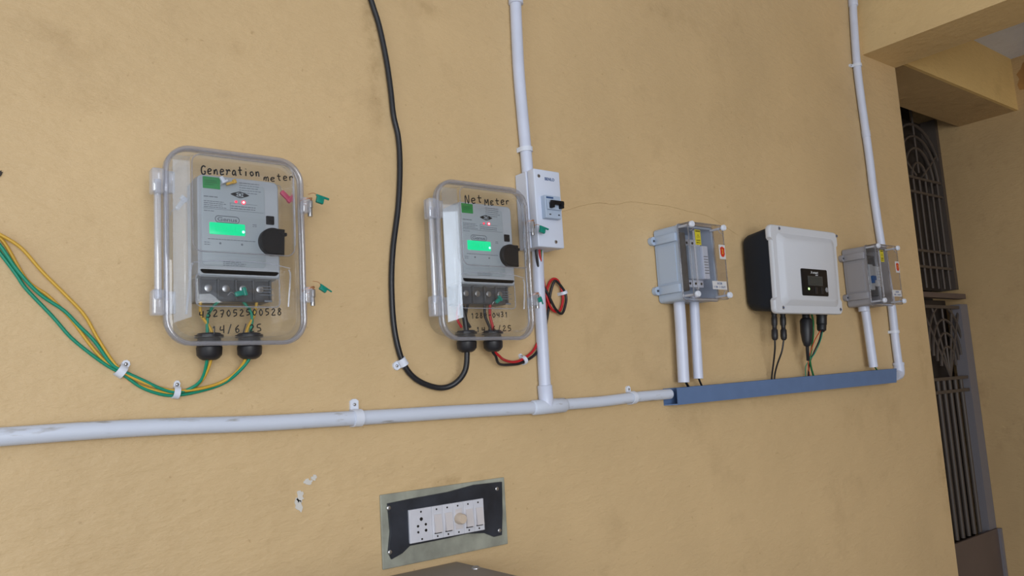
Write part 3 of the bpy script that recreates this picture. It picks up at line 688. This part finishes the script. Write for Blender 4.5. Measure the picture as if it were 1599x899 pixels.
def inner_seal(M, px, py, dep, label, m, w_, h_, roll, name='meter_seal'):
    c = loc(M, px, py, dep); R_ = M @ Matrix.Translation(c) @ Matrix.Rotation(math.radians(roll), 4, 'Y'); r = thing(name, R_, label, 'seal')
    obj('seal_body', plate(0, 0, w_, h_, min(w_, h_) * .3, 0, .004, .001), m, r, 40)
    obj('seal_cap', plate(w_ * .36, h_ * .15, w_ * .30, h_ * 1.7, .001, .001, .006, .001), m, r, 40)
    b = bmesh.new(); add_tube(b, catmull([Vector((-w_ * .5, -.002, 0)), Vector((-w_ * .8, -.003, h_ * .6)), Vector((-w_ * 1.1, -.001, h_ * .2))], 4), .0005, 5); obj('seal_wire', b, M_metal, r, 60)
inner_seal(M1, 446, 307, .052, 'pink meter seal beside the meter in the Generation meter box', M_pink, .020, .007, 42)
inner_seal(M1, 360, 286, .060, 'small yellow seal near the top of the Generation meter', M_yel, .014, .0035, -22)
inner_seal(M1, 347, 281, .060, 'small white seal above the green sticker of the Generation meter', M_whiteclip, .010, .005, 60)
inner_seal(M1, 375, 458, .060, 'teal seal in front of the terminals of the Generation meter', M_seal, .016, .007, -15)
inner_seal(M2, 777, 469, .060, 'teal seal in front of the terminals of the Net meter', M_seal, .013, .006, -35)
inner_seal(M1, 282, 318, .050, 'loose clear seal left of the Generation meter', M_hinge, .020, .006, -55)

# ------------------------------------------------------------------ cables
def cable(name, pts, r, m, label, dep=None, group=None, n=10, sub=6):
    P = [wp(q[0], q[1], q[2] if len(q) > 2 else (dep if dep else r)) for q in pts]
    return setp(obj(name, add_tube(bmesh.new(), catmull(P, sub), r, n), m, None, 60), label, 'cable', group)
ry = .0021
g1 = lambda gx, z, d=.035: M1 @ Vector((gx, -d, z))
def pxl(v):   # world point passed straight through
    return v
def cable3(name, pts, tail, r, m, label, dep, n=10):
    P = [wp(q[0], q[1], q[2] if len(q) > 2 else dep) for q in pts] + tail
    return setp(obj(name, add_tube(bmesh.new(), catmull(P, 6), r, n), m, None, 60), label, 'cable')
cable3('yellow_cable', [(-190, 225), (-90, 305), (-18, 358), (0, 366), (33, 387), (66, 424), (103, 461), (132, 492), (152, 527), (173, 560), (188, 577), (213, 592), (245, 604), (275, 610), (310, 607), (345, 597), (370, 580, .020)],
       [g1(.018, -.012), g1(.018, .02), g1(.030, .045), g1(.034, .066)], ry, M_yel, 'upper yellow cable running furthest right as it drops from the left edge', .008)
cable3('yellow_cable', [(-190, 232), (-90, 312), (-18, 362), (6, 378), (41, 436), (74, 461), (98, 484), (115, 503), (140, 537), (160, 560), (186, 580), (213, 599), (245, 610), (275, 613.5), (300, 606), (318, 590, .020)],
       [g1(-.030, -.012), g1(-.030, .02), g1(-.044, .045), g1(-.044, .066)], ry, M_yel, 'lower yellow cable half hidden behind the teal cables at the left', .0035)
cable3('green_cable', [(-190, 240), (-90, 318), (-14, 372), (0, 383), (29, 424), (62, 459), (99, 484), (123, 508), (148, 533), (172, 566), (190, 578), (222, 593), (250, 606), (275, 612), (298, 606), (316, 590, .020)],
       [g1(-.036, -.012), g1(-.036, .02), g1(-.034, .045), g1(-.018, .066)], ry * 1.05, M_grn, 'upper teal green cable, crossing in front of the yellow one', .0085)
cable3('green_cable', [(-190, 248), (-90, 325), (-14, 380), (0, 395), (25, 428), (41, 451), (82, 494), (111, 527), (144, 554), (168, 571), (190, 583), (220, 604), (250, 615), (275, 617), (310, 611), (345, 600), (370, 583, .022)],
       [g1(.024, -.012), g1(.024, .02), g1(.026, .045), g1(.012, .066)], ry * 1.05, M_grn, 'lower teal green cable sagging lowest at the left', .004)
def clip_pair(px, py, tx, ty, rad, label, width=.010, side=1, earlen=.006, dep=.006):
    c = wp(px, py, dep); t = wp(px + tx, py + ty, dep) - c; return saddle(c, t, rad, label, width=width, side=side, earlen=earlen, cat='cable clip', name='cable_clip')
clip_pair(189, 579, 8, 5, .0062, 'left white clip holding the yellow and green cables', side=1)
clip_pair(275, 612.5, 8, 1, .0062, 'right white clip holding the yellow and green cables below the meter box', side=1, width=.008)
BK = [(560, -160), (568, -70), (576, -14), (582, 8), (592, 40), (603, 92), (610, 140), (614.5, 180), (622, 215), (624.5, 260), (622, 320), (613.5, 390), (611.5, 450), (616, 515), (629, 565), (650, 592), (683, 605), (710, 600), (727, 580)]
P2 = lambda gx, z, d=.035: M2 @ Vector((gx, -d, z))
P = [wp(x, y, .007) for x, y in BK[:-3]] + [wp(683, 605, .010), wp(708, 600, .018), wp(726, 579, .030)] + [P2(-.0335, -.014), P2(-.0335, .03), P2(-.040, .062)]
setp(obj('power_cable', add_tube(bmesh.new(), catmull(P, 8), .0048, 14), M_blackc, None, 60), 'thick black cable hanging from the top and looping up into the Net meter box', 'cable')
c = wp(629, 565, .007); saddle(c, wp(636, 577, .007) - c, .0052, 'white clip on the thick black cable', width=.013, side=-1, earlen=.008, cat='cable clip', name='cable_clip')
# red and black pair
PR = [(780, 556, .030), (788, 562, .018), (802, 565, .010), (817, 560, .008), (835, 544, .006), (846, 512, .006), (852, 480, .006), (854, 453, .006), (861, 437, .007), (870, 437, .009), (877, 452, .009), (879, 468, .009), (874, 485, .009), (863, 484, .011), (855, 468, .013), (850, 445, .013), (846, 420, .018), (843, 398, .022), (842, 384, .024)]
PB = [(774, 556, .030), (780, 568, .018), (800, 569, .006), (817, 565, .006), (839, 549, .006), (851, 513, .006), (857, 480, .006), (860, 456, .008), (866, 439, .012), (873, 443, .012), (882, 456, .012), (884, 470, .012), (878, 489, .012), (868, 483, .015), (857, 462, .017), (846, 440, .017), (841, 420, .018), (838, 398, .022), (837, 384, .024)]
P = [P2(.021, .070), P2(.019, .045), P2(.024, .02), P2(.024, -.014)] + [wp(*q) for q in PR]
setp(obj('red_cable', add_tube(bmesh.new(), catmull(P, 7), .0025, 10), M_red, None, 60), 'red cable from the Net meter box, looping up to the breaker enclosure', 'cable')
P = [P2(.010, .070), P2(.008, .045), P2(.018, .02), P2(.019, -.014)] + [wp(*q) for q in PB]
setp(obj('black_cable', add_tube(bmesh.new(), catmull(P, 7), .0025, 10), M_blackc, None, 60), 'black cable paired with the red one below the breaker enclosure', 'cable')
for sx, m_, lb_ in ((-.048, M_red, 'short red wire behind the lid of the Net meter box'), (-.030, M_blackc, 'short black wire behind the lid of the Net meter box')):
    P = [P2(sx + .006, .024), P2(sx - .002, .038), P2(sx, .054), P2(sx + .006, .068)]
    setp(obj('inner_wire', add_tube(bmesh.new(), catmull(P, 6), .0022, 8), m_, None, 60), lb_, 'cable')
c = wp(818, 562.5, .006); saddle(c, wp(828, 556, .006) - c, .0055, 'white clip under the Net meter box on the red and black cables', width=.007, side=1, earlen=.004, cat='cable clip', name='cable_clip')
c = wp(880, 457, .010); saddle(c, wp(884, 470, .010) - c, .0055, 'white clip on the loop of the red and black cables', width=.006, side=1, earlen=.006, cat='cable clip', name='cable_clip')
cable('green_cable', [(845, 384, .024), (845, 396, .023), (844, 412, .020), (845, 430, .014)], .0016, M_grn2, 'short green wire under the breaker enclosure')

# ------------------------------------------------------------------ breaker enclosure
MB = frame(.962, CZ + .2545)
be = thing('breaker_enclosure', MB, 'white breaker enclosure with a two-pole switch, right of the Net meter box', 'breaker box')
obj('back_box', box(-.033, .031, -.034, -.001, .001, .146, .002), M_white, be)
obj('front_cover', box(-.031, .032, -.055, -.0345, 0, .1465, .0022, 3), M_white, be, 40)
def LB(px, py, v): q = loc(MB, px, py, v); return q.x, q.z
x0, z1 = LB(846, 306, .056); x1, z0 = LB(871, 344, .056)
br = obj('breaker', box(x0 - .002, x1, -.067, -.055, z0, z1, .0012), M_grey, be)
zc = (z0 + z1) / 2; zt = zc + .004
obj('breaker_step', box(x0, x1 - .001, -.071, -.067, zt - .010, zt + .008, .001), M_grey, br)
b = bmesh.new(); add_box(b, x0 + .003, x1 - .001, -.079, -.074, zt - .002, zt + .006, .0015)
for xx in (x0 + .007, x1 - .006): add_box(b, xx - .003, xx + .003, -.080, -.070, zt - .008, zt + .003, .001)
obj('toggle', b, M_black, br, 40)
obj('blue_stripe', box(x0 + .001, (x0 + x1) / 2, -.0676, -.067, z1 - .006, z1 - .003), M_blueink, br)
b = bmesh.new()
for xx in (x0 + .008, x1 - .006): add_box(b, xx - .002, xx + .002, -.0675, -.067, z0 + .006, z0 + .008)
obj('breaker_print', b, M_ink, br)
b = bmesh.new(); xx, zz = LB(858, 280, .055); add_text(b, 'BENLO', xx, zz, .0058, .055, width=.0235, bold=.02); obj('lettering', b, M_blueink, be)
for px, py in ((841, 274.5), (868, 377.5)):
    xx, zz = LB(px, py, .055); s = obj('screw', add_lathe(bmesh.new(), (xx, -.0548, zz), (0, -.0012, 0), [(0, .0035), (.6, .0034), (1, .002)], 14), M_metal, be, 40)
    obj('screw_slot', box(xx - .0024, xx + .0024, -.0566, -.0559, zz - .0005, zz + .0005), M_ink, s)

# ------------------------------------------------------------------ junction boxes
def junction_box(x, z, label, right, roll=0, pitch=0):
    M = frame(x, z, roll=roll, pitch=pitch); w_, h_ = .115, .160; dB, dF = .068, .099; cz = h_ / 2
    r = thing('junction_box', M, label, 'junction box', 'grey boxes with clear screw-down lids')
    gm = M_grey if not right else M_greyb
    b = bmesh.new(); add_loft(b, [lp(0, cz, w_, h_, .008, .003), lp(0, cz, w_, h_, .008, dB - .003), lp(0, cz, w_ + .003, h_ + .003, .008, dB - .002), lp(0, cz, w_ + .003, h_ + .003, .008, dB)], True, False)
    add_loft(b, [lp(0, cz, w_ + .003, h_ + .003, .008, dB), lp(0, cz, w_ - .008, h_ - .008, .005, dB)], False, False)
    add_loft(b, [lp(0, cz, w_ - .008, h_ - .008, .005, dB), lp(0, cz, w_ - .008, h_ - .008, .005, .006)], False, True)
    obj('body', b, gm, r, 40)
    for zz in (.026, .134):                        # screw channels with mounting ears on the left and right sides
        for sx in (-1, 1):
            b = bmesh.new(); x0 = sx * (w_ / 2 + .0035); add_box(b, min(0, 0) + (x0 - .0035), x0 + .0035, -.066, -.004, zz - .009, zz + .009, .002)
            pts = [(sx * (w_ / 2), zz - .009)] + [(sx * (w_ / 2 + .010 + .009 * math.cos(a)), zz + .009 * math.sin(a)) for a in [(-90 + 18 * k) * math.pi / 180 for k in range(11)]] + [(sx * (w_ / 2), zz + .009)]
            add_loft(b, [[Vector((px_, -.001, pz)) for px_, pz in pts], [Vector((px_, -.010, pz)) for px_, pz in pts]])
            e = obj('mounting_ear', b, gm, r, 40)
            if sx < 0: obj('ear_screw', add_lathe(bmesh.new(), (sx * (w_ / 2 + .010), -.0098, zz), (0, -.002, 0), [(0, .0028), (1, .0022)], 10), M_term, e, 40)
    obj('side_panel', box(-w_ / 2 - .0012, -w_ / 2 + .001, -.058, -.010, .040, .118), gm, r)
    # clear lid with knobs
    b = bmesh.new(); add_loft(b, [lp(0, cz, w_ + .002, h_ + .002, .007, dB + .0005), lp(0, cz, w_ + .002, h_ + .002, .007, dF - .003), lp(0, cz, w_ - .002, h_ - .002, .006, dF)], False, True)
    lid = obj('lid', b, M_smoke, r, 40)
    b = bmesh.new(); ring_tube(b, lp(0, cz, w_, h_, .007, dF - .002, 5), .0014, 6); ring_tube(b, lp(0, cz, w_ + .002, h_ + .002, .007, dB + .002, 5), .0016, 6); obj('lid_edge', b, M_smokes, lid, 60)
    b = bmesh.new(); add_box(b, -w_ / 2 + .013, -w_ / 2 + .0165, -dF - .0005, -dF + .003, .018, h_ - .018, .0006); obj('lid_rib', b, M_hinge, lid)
    for sx in (-1, 1):
        for zz in (.008, h_ - .006):
            k_ = obj('lid_knob', add_lathe(bmesh.new(), (sx * (w_ / 2 - .005), -dB, zz), (0, -(dF + .008 - dB), 0), [(0, .0026), (.84, .0026), (.85, .0066), (.96, .0066), (1, .0055)], 18), M_whiteclip, lid, 40)
            b = bmesh.new(); P = [Vector((sx * (w_ / 2 - .005) - sx * .012 * math.cos(a * .157), -dF + .001, zz - (1 if zz > .05 else -1) * .012 * math.sin(a * .157))) for a in range(11)]; add_tube(b, P, .0009, 6); obj('corner_bead', b, M_hinge, lid, 60)
    # fittings inside
    obj('din_rail', box(-.050, .050, -.014, -.007, cz - .018, cz + .018, .001), M_metal, r)
    if not right:
        obj('dark_module', box(-.050, -.030, -.066, -.015, .020, .145, .002), M_term, r)
        for k in range(3): 
            x0 = -.022 + k * .0185
            mo = obj('fuse_module', box(x0, x0 + .0180, -.066 - .006 * (k == 2), -.015, .046, .118, .0015), M_white if k == 2 else M_grey, r)
            obj('module_top', box(x0 + .001, x0 + .0165, -.054, -.015, .118, .134, .001), M_white, mo)
            obj('module_foot', box(x0 + .001, x0 + .0165, -.054, -.015, .030, .046, .001), M_white, mo)
            obj('terminal_screw', add_lathe(bmesh.new(), (x0 + .0087, -.0538, .126), (0, -.001, 0), [(0, .003), (1, .0027)], 10), M_ink, mo)
            obj('terminal_screw', add_lathe(bmesh.new(), (x0 + .0087, -.0538, .038), (0, -.001, 0), [(0, .003), (1, .0027)], 10), M_ink, mo)
        b = bmesh.new()
        for k in range(7): add_box(b, .017, .030, -.0726, -.0720, .058 + .006 * k, .0595 + .006 * k)
        obj('module_print', b, M_print, mo)
        pl = obj('surge_plate', box(.030, .052, -.040, -.015, .100, .130, .001), M_greyd, r)
    else:
        obj('dark_module', box(-.052, -.033, -.050, -.015, .020, .145, .002), M_term, r)
        mo = obj('breaker', box(-.049, -.028, -.070, -.015, .040, .110, .002), M_meter, r)
        obj('breaker_toggle', add_box(add_box(bmesh.new(), -.047, -.031, -.078, -.070, .066, .078, .001), -.045, -.040, -.078, -.069, .058, .068, .001), M_blue, mo)
        obj('surge_module', box(-.022, .026, -.062, -.015, .052, .108, .002), M_meter, r)
        obj('surge_base', box(-.022, .030, -.048, -.015, .028, .140, .002), M_term, r)
        b = bmesh.new()
        for k in range(5): add_box(b, .004, .022, -.0626, -.0620, .060 + .008 * k, .0615 + .008 * k)
        obj('module_print', b, M_print, r)
    # labels on the lid
    yl = obj('warning_label', box(-.040, -.0225, -dF - .0008, -dF - .0001, .112, .144), M_yellow, lid); yl['label'] = 'yellow warning label'
    b = bmesh.new(); add_box(b, -.0385, -.024, -dF - .0011, -dF - .0007, .1395, .1425)
    P = [Vector((-.0312 + .0042 * math.cos(a), -dF - .001, .130 + .0042 * math.sin(a))) for a in (math.pi / 2, math.pi * 7 / 6, math.pi * 11 / 6, math.pi / 2)]; add_tube(b, P, .0004, 4)
    add_text(b, 'DANGER', -.0312, .1215, .0030, dF + .0007, width=.0125); add_text(b, '1000V DC', -.0312, .1165, .0030, dF + .0007, width=.0135); obj('label_print', b, mat('olive_ink', (.12, .10, .01), .5) if not right else bpy.data.materials['olive_ink'], yl)
    rl = obj('seal_label', box(.036, .056, -dF - .0008, -dF - .0001, .086, .117), M_paper, lid); rl['label'] = 'white label with a red emblem'
    b = bmesh.new(); add_loft(b, [[Vector((.046 + x * .0075, -dF - y, .102 + z * .0115)) for x, z in ((0, 1), (.6, .8), (1, .75), (.9, 0), (1, -.4), (.6, -.9), (0, -1), (-.6, -.9), (-1, -.4), (-.9, 0), (-1, .75), (-.6, .8))] for y in (.0007, .0011)]); em = obj('emblem', b, M_redlab, rl)
    b = bmesh.new(); add_text(b, '2', .046, .1025, .010, dF + .0010, width=.0045, bold=.02); obj('emblem_mark', b, M_yel, rl)
    wl = obj('name_label', box(.003, .050, -dF - .0008, -dF - .0001, .020, .0375), M_paper, lid); wl['label'] = 'white name label'
    b = bmesh.new(); add_text(b, 'DCDB' if not right else 'ACDB', .0265, .0325, .0045, dF + .0007, width=.016, bold=.01); add_text(b, '1 IN  1 OUT', .0265, .0250, .0045, dF + .0007, width=.038, bold=.01); obj('name_print', b, M_blueink, wl)
    return r
M_greyb = mat('taupe_grey_plastic', (0.30, 0.30, 0.33), .4)
junction_box(1.361, CZ + .163, 'grey junction box left of the inverter, with white modules behind its clear lid', False)
junction_box(2.123, CZ + .166, 'grey junction box right of the inverter, with a blue switch behind its clear lid', True)

# ------------------------------------------------------------------ inverter
IX = 1.744
MI = frame(IX, CZ + .139, 0.0, 0, 1.8)
inv = thing('solar_inverter', MI, 'white-fronted inverter with dark slate body and small black display panel', 'inverter')
dI = .092
cs = [loc(MI, *q, dI) for q in ((1202.5, 352), (1307, 362), (1316, 491), (1211, 489))]
xl_ = (cs[0].x + cs[3].x) / 2; xr_ = (cs[1].x + cs[2].x) / 2; zt_ = (cs[0].z + cs[1].z) / 2 + .001; zb_ = (cs[2].z + cs[3].z) / 2
cx_, cz_, w_, h_ = (xl_ + xr_) / 2, (zt_ + zb_) / 2, xr_ - xl_, zt_ - zb_
b = bmesh.new(); add_loft(b, [lp(cx_ + .002, cz_ + .002, w_ - .034, h_ - .034, .020, .004), lp(cx_ + .001, cz_, w_ - .022, h_ - .024, .022, .014), lp(cx_, cz_, w_ - .016, h_ - .014, .014, .060), lp(cx_, cz_, w_ - .012, h_ - .008, .012, .082)]); obj('body', b, M_invd, inv, 50)
obj('mounting_bracket', box(cx_ - .08, cx_ + .08, -.010, 0.004, cz_ - .02, cz_ + .06), M_metal, inv)
# cover: flange with corner ears, sloped frame and raised plateau
def flange(w, h, r, inset, dep, ez=.030):
    pts = []; hw, hh = w / 2, h / 2
    def arc(cx, cz, a0): return [(cx + r * math.cos(math.radians(a0 + 15 * k)), cz + r * math.sin(math.radians(a0 + 15 * k))) for k in range(7)]
    pts += arc(hw - r, hh - r, 0) + arc(-hw + r, hh - r, 90)
    pts += [(-hw, hh - ez), (-hw + inset, hh - ez - inset), (-hw + inset, -hh + ez + inset), (-hw, -hh + ez)]
    pts += arc(-hw + r, -hh + r, 180) + arc(hw - r, -hh + r, 270)
    pts += [(hw, -hh + ez), (hw - inset, -hh + ez + inset), (hw - inset, hh - ez - inset), (hw, hh - ez)]
    return [Vector((cx_ + x, -dep, cz_ + z)) for x, z in pts]
b = bmesh.new(); add_loft(b, [flange(w_ - .002, h_ - .002, .012, .006, .079), flange(w_, h_, .013, .006, .0815), flange(w_, h_, .013, .006, .0890), flange(w_ - .004, h_ - .004, .012, .006, dI)])
cover = obj('front_cover', b, M_invw, inv, 40)
b = bmesh.new(); pw, ph = w_ - .058, h_ - .050
add_loft(b, [lp(cx_ + .002, cz_, pw + .020, ph + .014, .014, dI - .0005, 8), lp(cx_ + .002, cz_, pw + .012, ph + .010, .016, dI + .001, 8), lp(cx_ + .002, cz_, pw - .008, ph - .010, .018, dI + .0075, 8), lp(cx_ + .002, cz_, pw - .014, ph - .016, .016, dI + .009, 8)]); plt = obj('raised_panel', b, M_invw, cover, 60)
for px, py in ((1216.5, 356.5), (1306, 368.5), (1223, 480), (1312.5, 483)):
    q = loc(MI, px, py, dI); s_ = obj('cover_screw', add_lathe(bmesh.new(), (q.x, -dI + .0003, q.z), (0, -.0016, 0), [(0, .0042), (.7, .0042), (1, .0032)], 14), M_metal, cover, 40)
    obj('screw_socket', add_cyl(bmesh.new(), (q.x, -dI - .0010, q.z), (q.x, -dI - .0020, q.z), .0022, n=6), M_blueink, s_)
dp = dI + .009
q0 = loc(MI, 1249.5, 418, dp); q1 = loc(MI, 1293, 463, dp); q2 = loc(MI, 1253, 461, dp); q3 = loc(MI, 1290.5, 422.5, dp)
px0, px1 = (q0.x + q2.x) / 2, (q1.x + q3.x) / 2; pz1, pz0 = (q0.z + q3.z) / 2, (q1.z + q2.z) / 2; pcx, pcz = (px0 + px1) / 2, (pz0 + pz1) / 2; PW, PH = px1 - px0, pz1 - pz0
dpn = obj('display_panel', plate(pcx, pcz, PW, PH, .004, dp - .001, dp + .0015, .0004), M_black, inv, 40); dpn['label'] = 'black display panel on the white cover'
def DP(u, v): return px0 + PW * u, pz1 - PH * v      # fractions across and down the panel
def bx(u0, u1, v0, v1, d0, d1, bev=0.0): x0, z1 = DP(u0, v0); x1, z0 = DP(u1, v1); return box(x0, x1, -dp - d1, -dp - d0, z0, z1, bev)
scn = obj('screen_frame', bx(.235, .80, .26, .62, .0012, .0022, .0004), M_greyd, dpn)
M_scrf = mat('screen_frame_grey', (0.045, 0.05, 0.052), .4); scn.data.materials[0] = M_scrf
obj('screen', bx(.28, .755, .305, .575, .0020, .0026, .0002), M_lcdoff, scn)
x, z = DP(.245, .745); obj('indicator_lamp', add_lathe(bmesh.new(), (x, -dp - .0012, z), (0, -.0014, 0), [(0, .0030), (.6, .0028), (1, .0015)], 14), M_gled, dpn, 40)
x, z = DP(.94, .755); obj('round_badge', add_lathe(bmesh.new(), (x, -dp - .0012, z), (0, -.001, 0), [(0, .0062), (.8, .0060), (1, .0052)], 18), M_greyd, dpn, 40)
for u in (.53, .76): obj('push_button', bx(u - .045, u + .045, .66, .92, .0012, .0024, .0006), M_gland, dpn)
b = bmesh.new(); x, z = DP(.50, .125); add_text(b, 'X-smart', x, z, .0062, dp + .0014, width=.032, bold=.015, shear=.15); x, z = DP(.585, .215); add_text(b, 'solar', x, z, .0038, dp + .0014, width=.012, bold=.01, shear=.2); obj('lettering', b, M_whiteink, dpn)
# cable connectors under the inverter
def prof_part(name, px, y0, y1, dep, prof, parent, m=M_gland, px2=None, n=14):
    a_ = wp(px, y0, dep); c_ = wp(px2 if px2 else px, y1, dep); b = bmesh.new(); add_lathe(b, a_, c_ - a_, prof, n); return lpart(name, b, m, parent, 40)
bpy.context.view_layer.update()
for px, px2 in ((1208.5, 1210), (1222, 1224)):
    c1 = prof_part('plug_connector', px, 482, 531, .050, [(0, .0068), (.18, .0068), (.22, .0056), (.30, .0070), (.50, .0070), (.55, .0052), (.64, .0052), (.68, .0072), (.86, .0076), (.95, .0068), (1, .004)], inv, px2=px2)
gl = prof_part('gland', 1283, 482, 518, .050, [(0, .0135), (.30, .0135), (.32, .0125), (.68, .0125), (.70, .0110), (.74, .0115), (.92, .0110), (1, .006)], inv, px2=1283)
plug = prof_part('cable_plug', 1258, 484, 541, .050, [(0, .0090), (.22, .0090), (.24, .0125), (.30, .0150), (.60, .0148), (.85, .0115), (.97, .008), (1, .004)], inv, px2=1260.5)
b = bmesh.new(); p = wp(1252, 501, .050); q = wp(1243, 501, .054); add_lathe(b, p, q - p, [(0, .006), (.4, .006), (.45, .0075), (.9, .0075), (1, .006)], 14); lpart('plug_knob', b, M_gland, plug, 40)
cable('black_cable', [(1210, 529, .050), (1210, 545, .045), (1208, 565, .03), (1205.5, 585, .018), (1205, 596, .014)], .0021, M_blackc, 'left thin black cable under the inverter')
cable('black_cable', [(1224, 529, .050), (1221, 548, .045), (1214, 568, .03), (1210, 584, .018), (1209, 596, .014)], .0021, M_blackc, 'right thin black cable under the inverter')
cable('plug_cable', [(1260.5, 538, .050), (1261, 550, .046), (1262, 562, .040)], .0042, M_blackc, 'short black cable tail below the plug under the inverter')
cable('red_cable', [(1281, 516, .050), (1272, 532, .046), (1264, 555, .038), (1262, 570, .030), (1265, 590, .016)], .0012, M_org, 'orange-red wire under the inverter')
cable('black_cable', [(1283, 516, .050), (1279, 532, .048), (1270, 552, .040), (1264, 568, .030), (1262, 590, .016)], .0019, M_blackc, 'black wire curving down from the gland of the inverter')
cable('green_cable', [(1285, 516, .052), (1281, 532, .050), (1272, 552, .044), (1259, 570, .028), (1258, 590, .016)], .0011, M_grn, 'thin teal wire under the inverter, leftmost where it enters the tray')
cable('green_cable', [(1267, 489, .050), (1269.5, 500, .036), (1270, 515, .030), (1268, 540, .034), (1265, 560, .036), (1267, 575, .028), (1272, 592, .015)], .0024, M_grn2, 'thicker green wire behind the plug under the inverter')
cable('black_cable', [(1090, 588, .034), (1094, 598, .022), (1098, 606, .016)], .0022, M_blackc, 'black cable end between the thinner conduit and the tray')
cable('black_cable', [(1070, 594, .028), (1074, 602, .020), (1078, 610, .016)], .0028, M_blackc, 'black cable end between the thicker conduit and the tray')
cable('green_cable', [(1364, 570, .028), (1369, 577, .020), (1374, 586, .016)], .0020, M_grn2, 'green cable end at the foot of the conduit under the right junction box')

# ------------------------------------------------------------------ switchboard
SBt = [wp(*q, .004) for q in ((592, 773), (787, 745), (794, 850), (600, 888))]
sx0 = (SBt[0].x + SBt[3].x) / 2; sx1 = (SBt[1].x + SBt[2].x) / 2; sz1 = (SBt[0].z + SBt[1].z) / 2; sz0 = (SBt[2].z + SBt[3].z) / 2
MS = frame((sx0 + sx1) / 2, sz0)
SW, SH = sx1 - sx0, sz1 - sz0
sb = thing('switchboard', MS, 'flush switchboard with five rocker switches and a socket on a black plate', 'switchboard')
LS = lambda px, py, v: loc(MS, px, py, v)
obj('surround', box(-SW / 2, SW / 2, -.004, -.0002, 0, SH, .0012), M_plateg, sb)
# black plate with a wavy painted-over lower edge
def sp_(px, py): q = LS(px, py, .008); return (q.x, q.z)
pp = [sp_(x, y) for x, y in ((606, 786), (640, 779), (700, 768), (740, 757), (784, 752), (785, 800), (784, 835), (772, 838), (757, 832), (730, 833), (700, 840), (660, 848), (640, 852), (628, 864), (612, 873), (607, 862), (610, 830))]
b = bmesh.new(); add_loft(b, [[Vector((x, -.0038, z)) for x, z in pp], [Vector((x, -.0078, z)) for x, z in pp], [Vector((x * .995, -.0085, SH / 2 + (z - SH / 2) * .985)) for x, z in pp]]); pl = obj('black_plate', b, M_blackd, sb)
for px, py in ((607, 793), (609, 862), (776, 763), (780, 828)):
    q = LS(px, py, .0085); obj('screw', add_lathe(bmesh.new(), (q.x, -.0080, q.z), (0, -.0018, 0), [(0, .0034), (.6, .0034), (1, .0022)], 12), M_metal, pl, 40)
b0 = LS(637.7, 796.6, .012); b1 = LS(754.2, 777.7, .012); b2_ = LS(757, 826.5, .012); b3 = LS(641.3, 849, .012)
mx0, mx1 = (b0.x + b3.x) / 2, (b1.x + b2_.x) / 2; mz1, mz0 = (b0.z + b1.z) / 2, (b2_.z + b3.z) / 2; MW = (mx1 - mx0); MH = mz1 - mz0
so = obj('socket', box(mx0, mx0 + MW * .288, -.0125, -.0080, mz0, mz1, .0008), M_switch, sb)
def hole(u, v, r_, parent, dep=.0125, m=M_ink):
    x, z = mx0 + MW * u, mz1 - MH * v; return obj('pin_hole', add_cyl(bmesh.new(), (x, -dep + .0004, z), (x, -dep - .0003, z), r_, n=12), m, parent, 40)
for u, v, r_ in ((.150, .10, .0016), (.150, .32, .0029), (.105, .52, .0021), (.205, .50, .0021), (.105, .70, .0019), (.205, .68, .0024), (.150, .92, .0016)): hole(u, v, r_, so)
k0 = .288; kw = (1 - k0) / 5
for k in range(5):
    x0 = mx0 + MW * (k0 + kw * k) + .0003; x1 = mx0 + MW * (k0 + kw * (k + 1)); s_ = obj('switch_module', box(x0, x1, -.0125, -.0080, mz0, mz1, .0006), M_switch, sb)
    u = k0 + kw * (k + .45)
    for v in (.10, .92): hole(u, v, .0015, s_)
    xc_ = (x0 + x1) / 2; hw = (x1 - x0) * .33
    if k != 2:
        zt1, zt0 = mz1 - MH * .26, mz0 + MH * .20
        b = bmesh.new(); add_loft(b, [[Vector((xc_ - hw, -.0124, zt1)), Vector((xc_ - hw, -.0140, zt1)), Vector((xc_ - hw, -.0175, zt0)), Vector((xc_ - hw, -.0124, zt0))], [Vector((xc_ + hw, -.0124, zt1)), Vector((xc_ + hw, -.0140, zt1)), Vector((xc_ + hw, -.0175, zt0)), Vector((xc_ + hw, -.0124, zt0))]])
        obj('rocker', b, M_rocker, s_)
        obj('rocker_gap', box(xc_ - hw, xc_ + hw, -.0130, -.0124, zt0 - .0022, zt0 - .0004), M_ink, s_)
    else:
        obj('regulator_seat', box(xc_ - hw, xc_ + hw, -.0135, -.0124, mz0 + MH * .18, mz1 - MH * .2, .0005), M_rocker, s_)
        kn = obj('regulator_knob', add_lathe(bmesh.new(), (xc_, -.0130, (mz0 + mz1) / 2), (0, -.013, 0), [(0, .0092), (.15, .0088), (.85, .0082), (1, .0070)], 20), M_knobc, s_, 40)

# ------------------------------------------------------------------ cabinet at the bottom edge
cb = thing('metal_cabinet', Matrix.Translation((.44, 0, CZ - .276 - .55)), 'taupe metal cabinet below the switchboard, only its top corner in view', 'cabinet')
obj('cabinet_body', box(-.32, .305, -.335, -.002, 0, .545, .003), M_taupe, cb)
obj('cabinet_top', box(-.33, .315, -.345, -.001, .545, .550, .0015), M_taupe, cb)
obj('cabinet_door', box(-.30, .285, -.343, -.336, .03, .52, .002), M_taupe, cb)
q = CAM + ray(743, 887) * ((CZ - .276 - CZ) / ray(743, 887).z)
obj('top_screw', add_lathe(bmesh.new(), (q.x - .44, q.y, .5495), (0, 0, .004), [(0, .0075), (.4, .0072), (1, .004)], 16), M_metal, cb, 40)
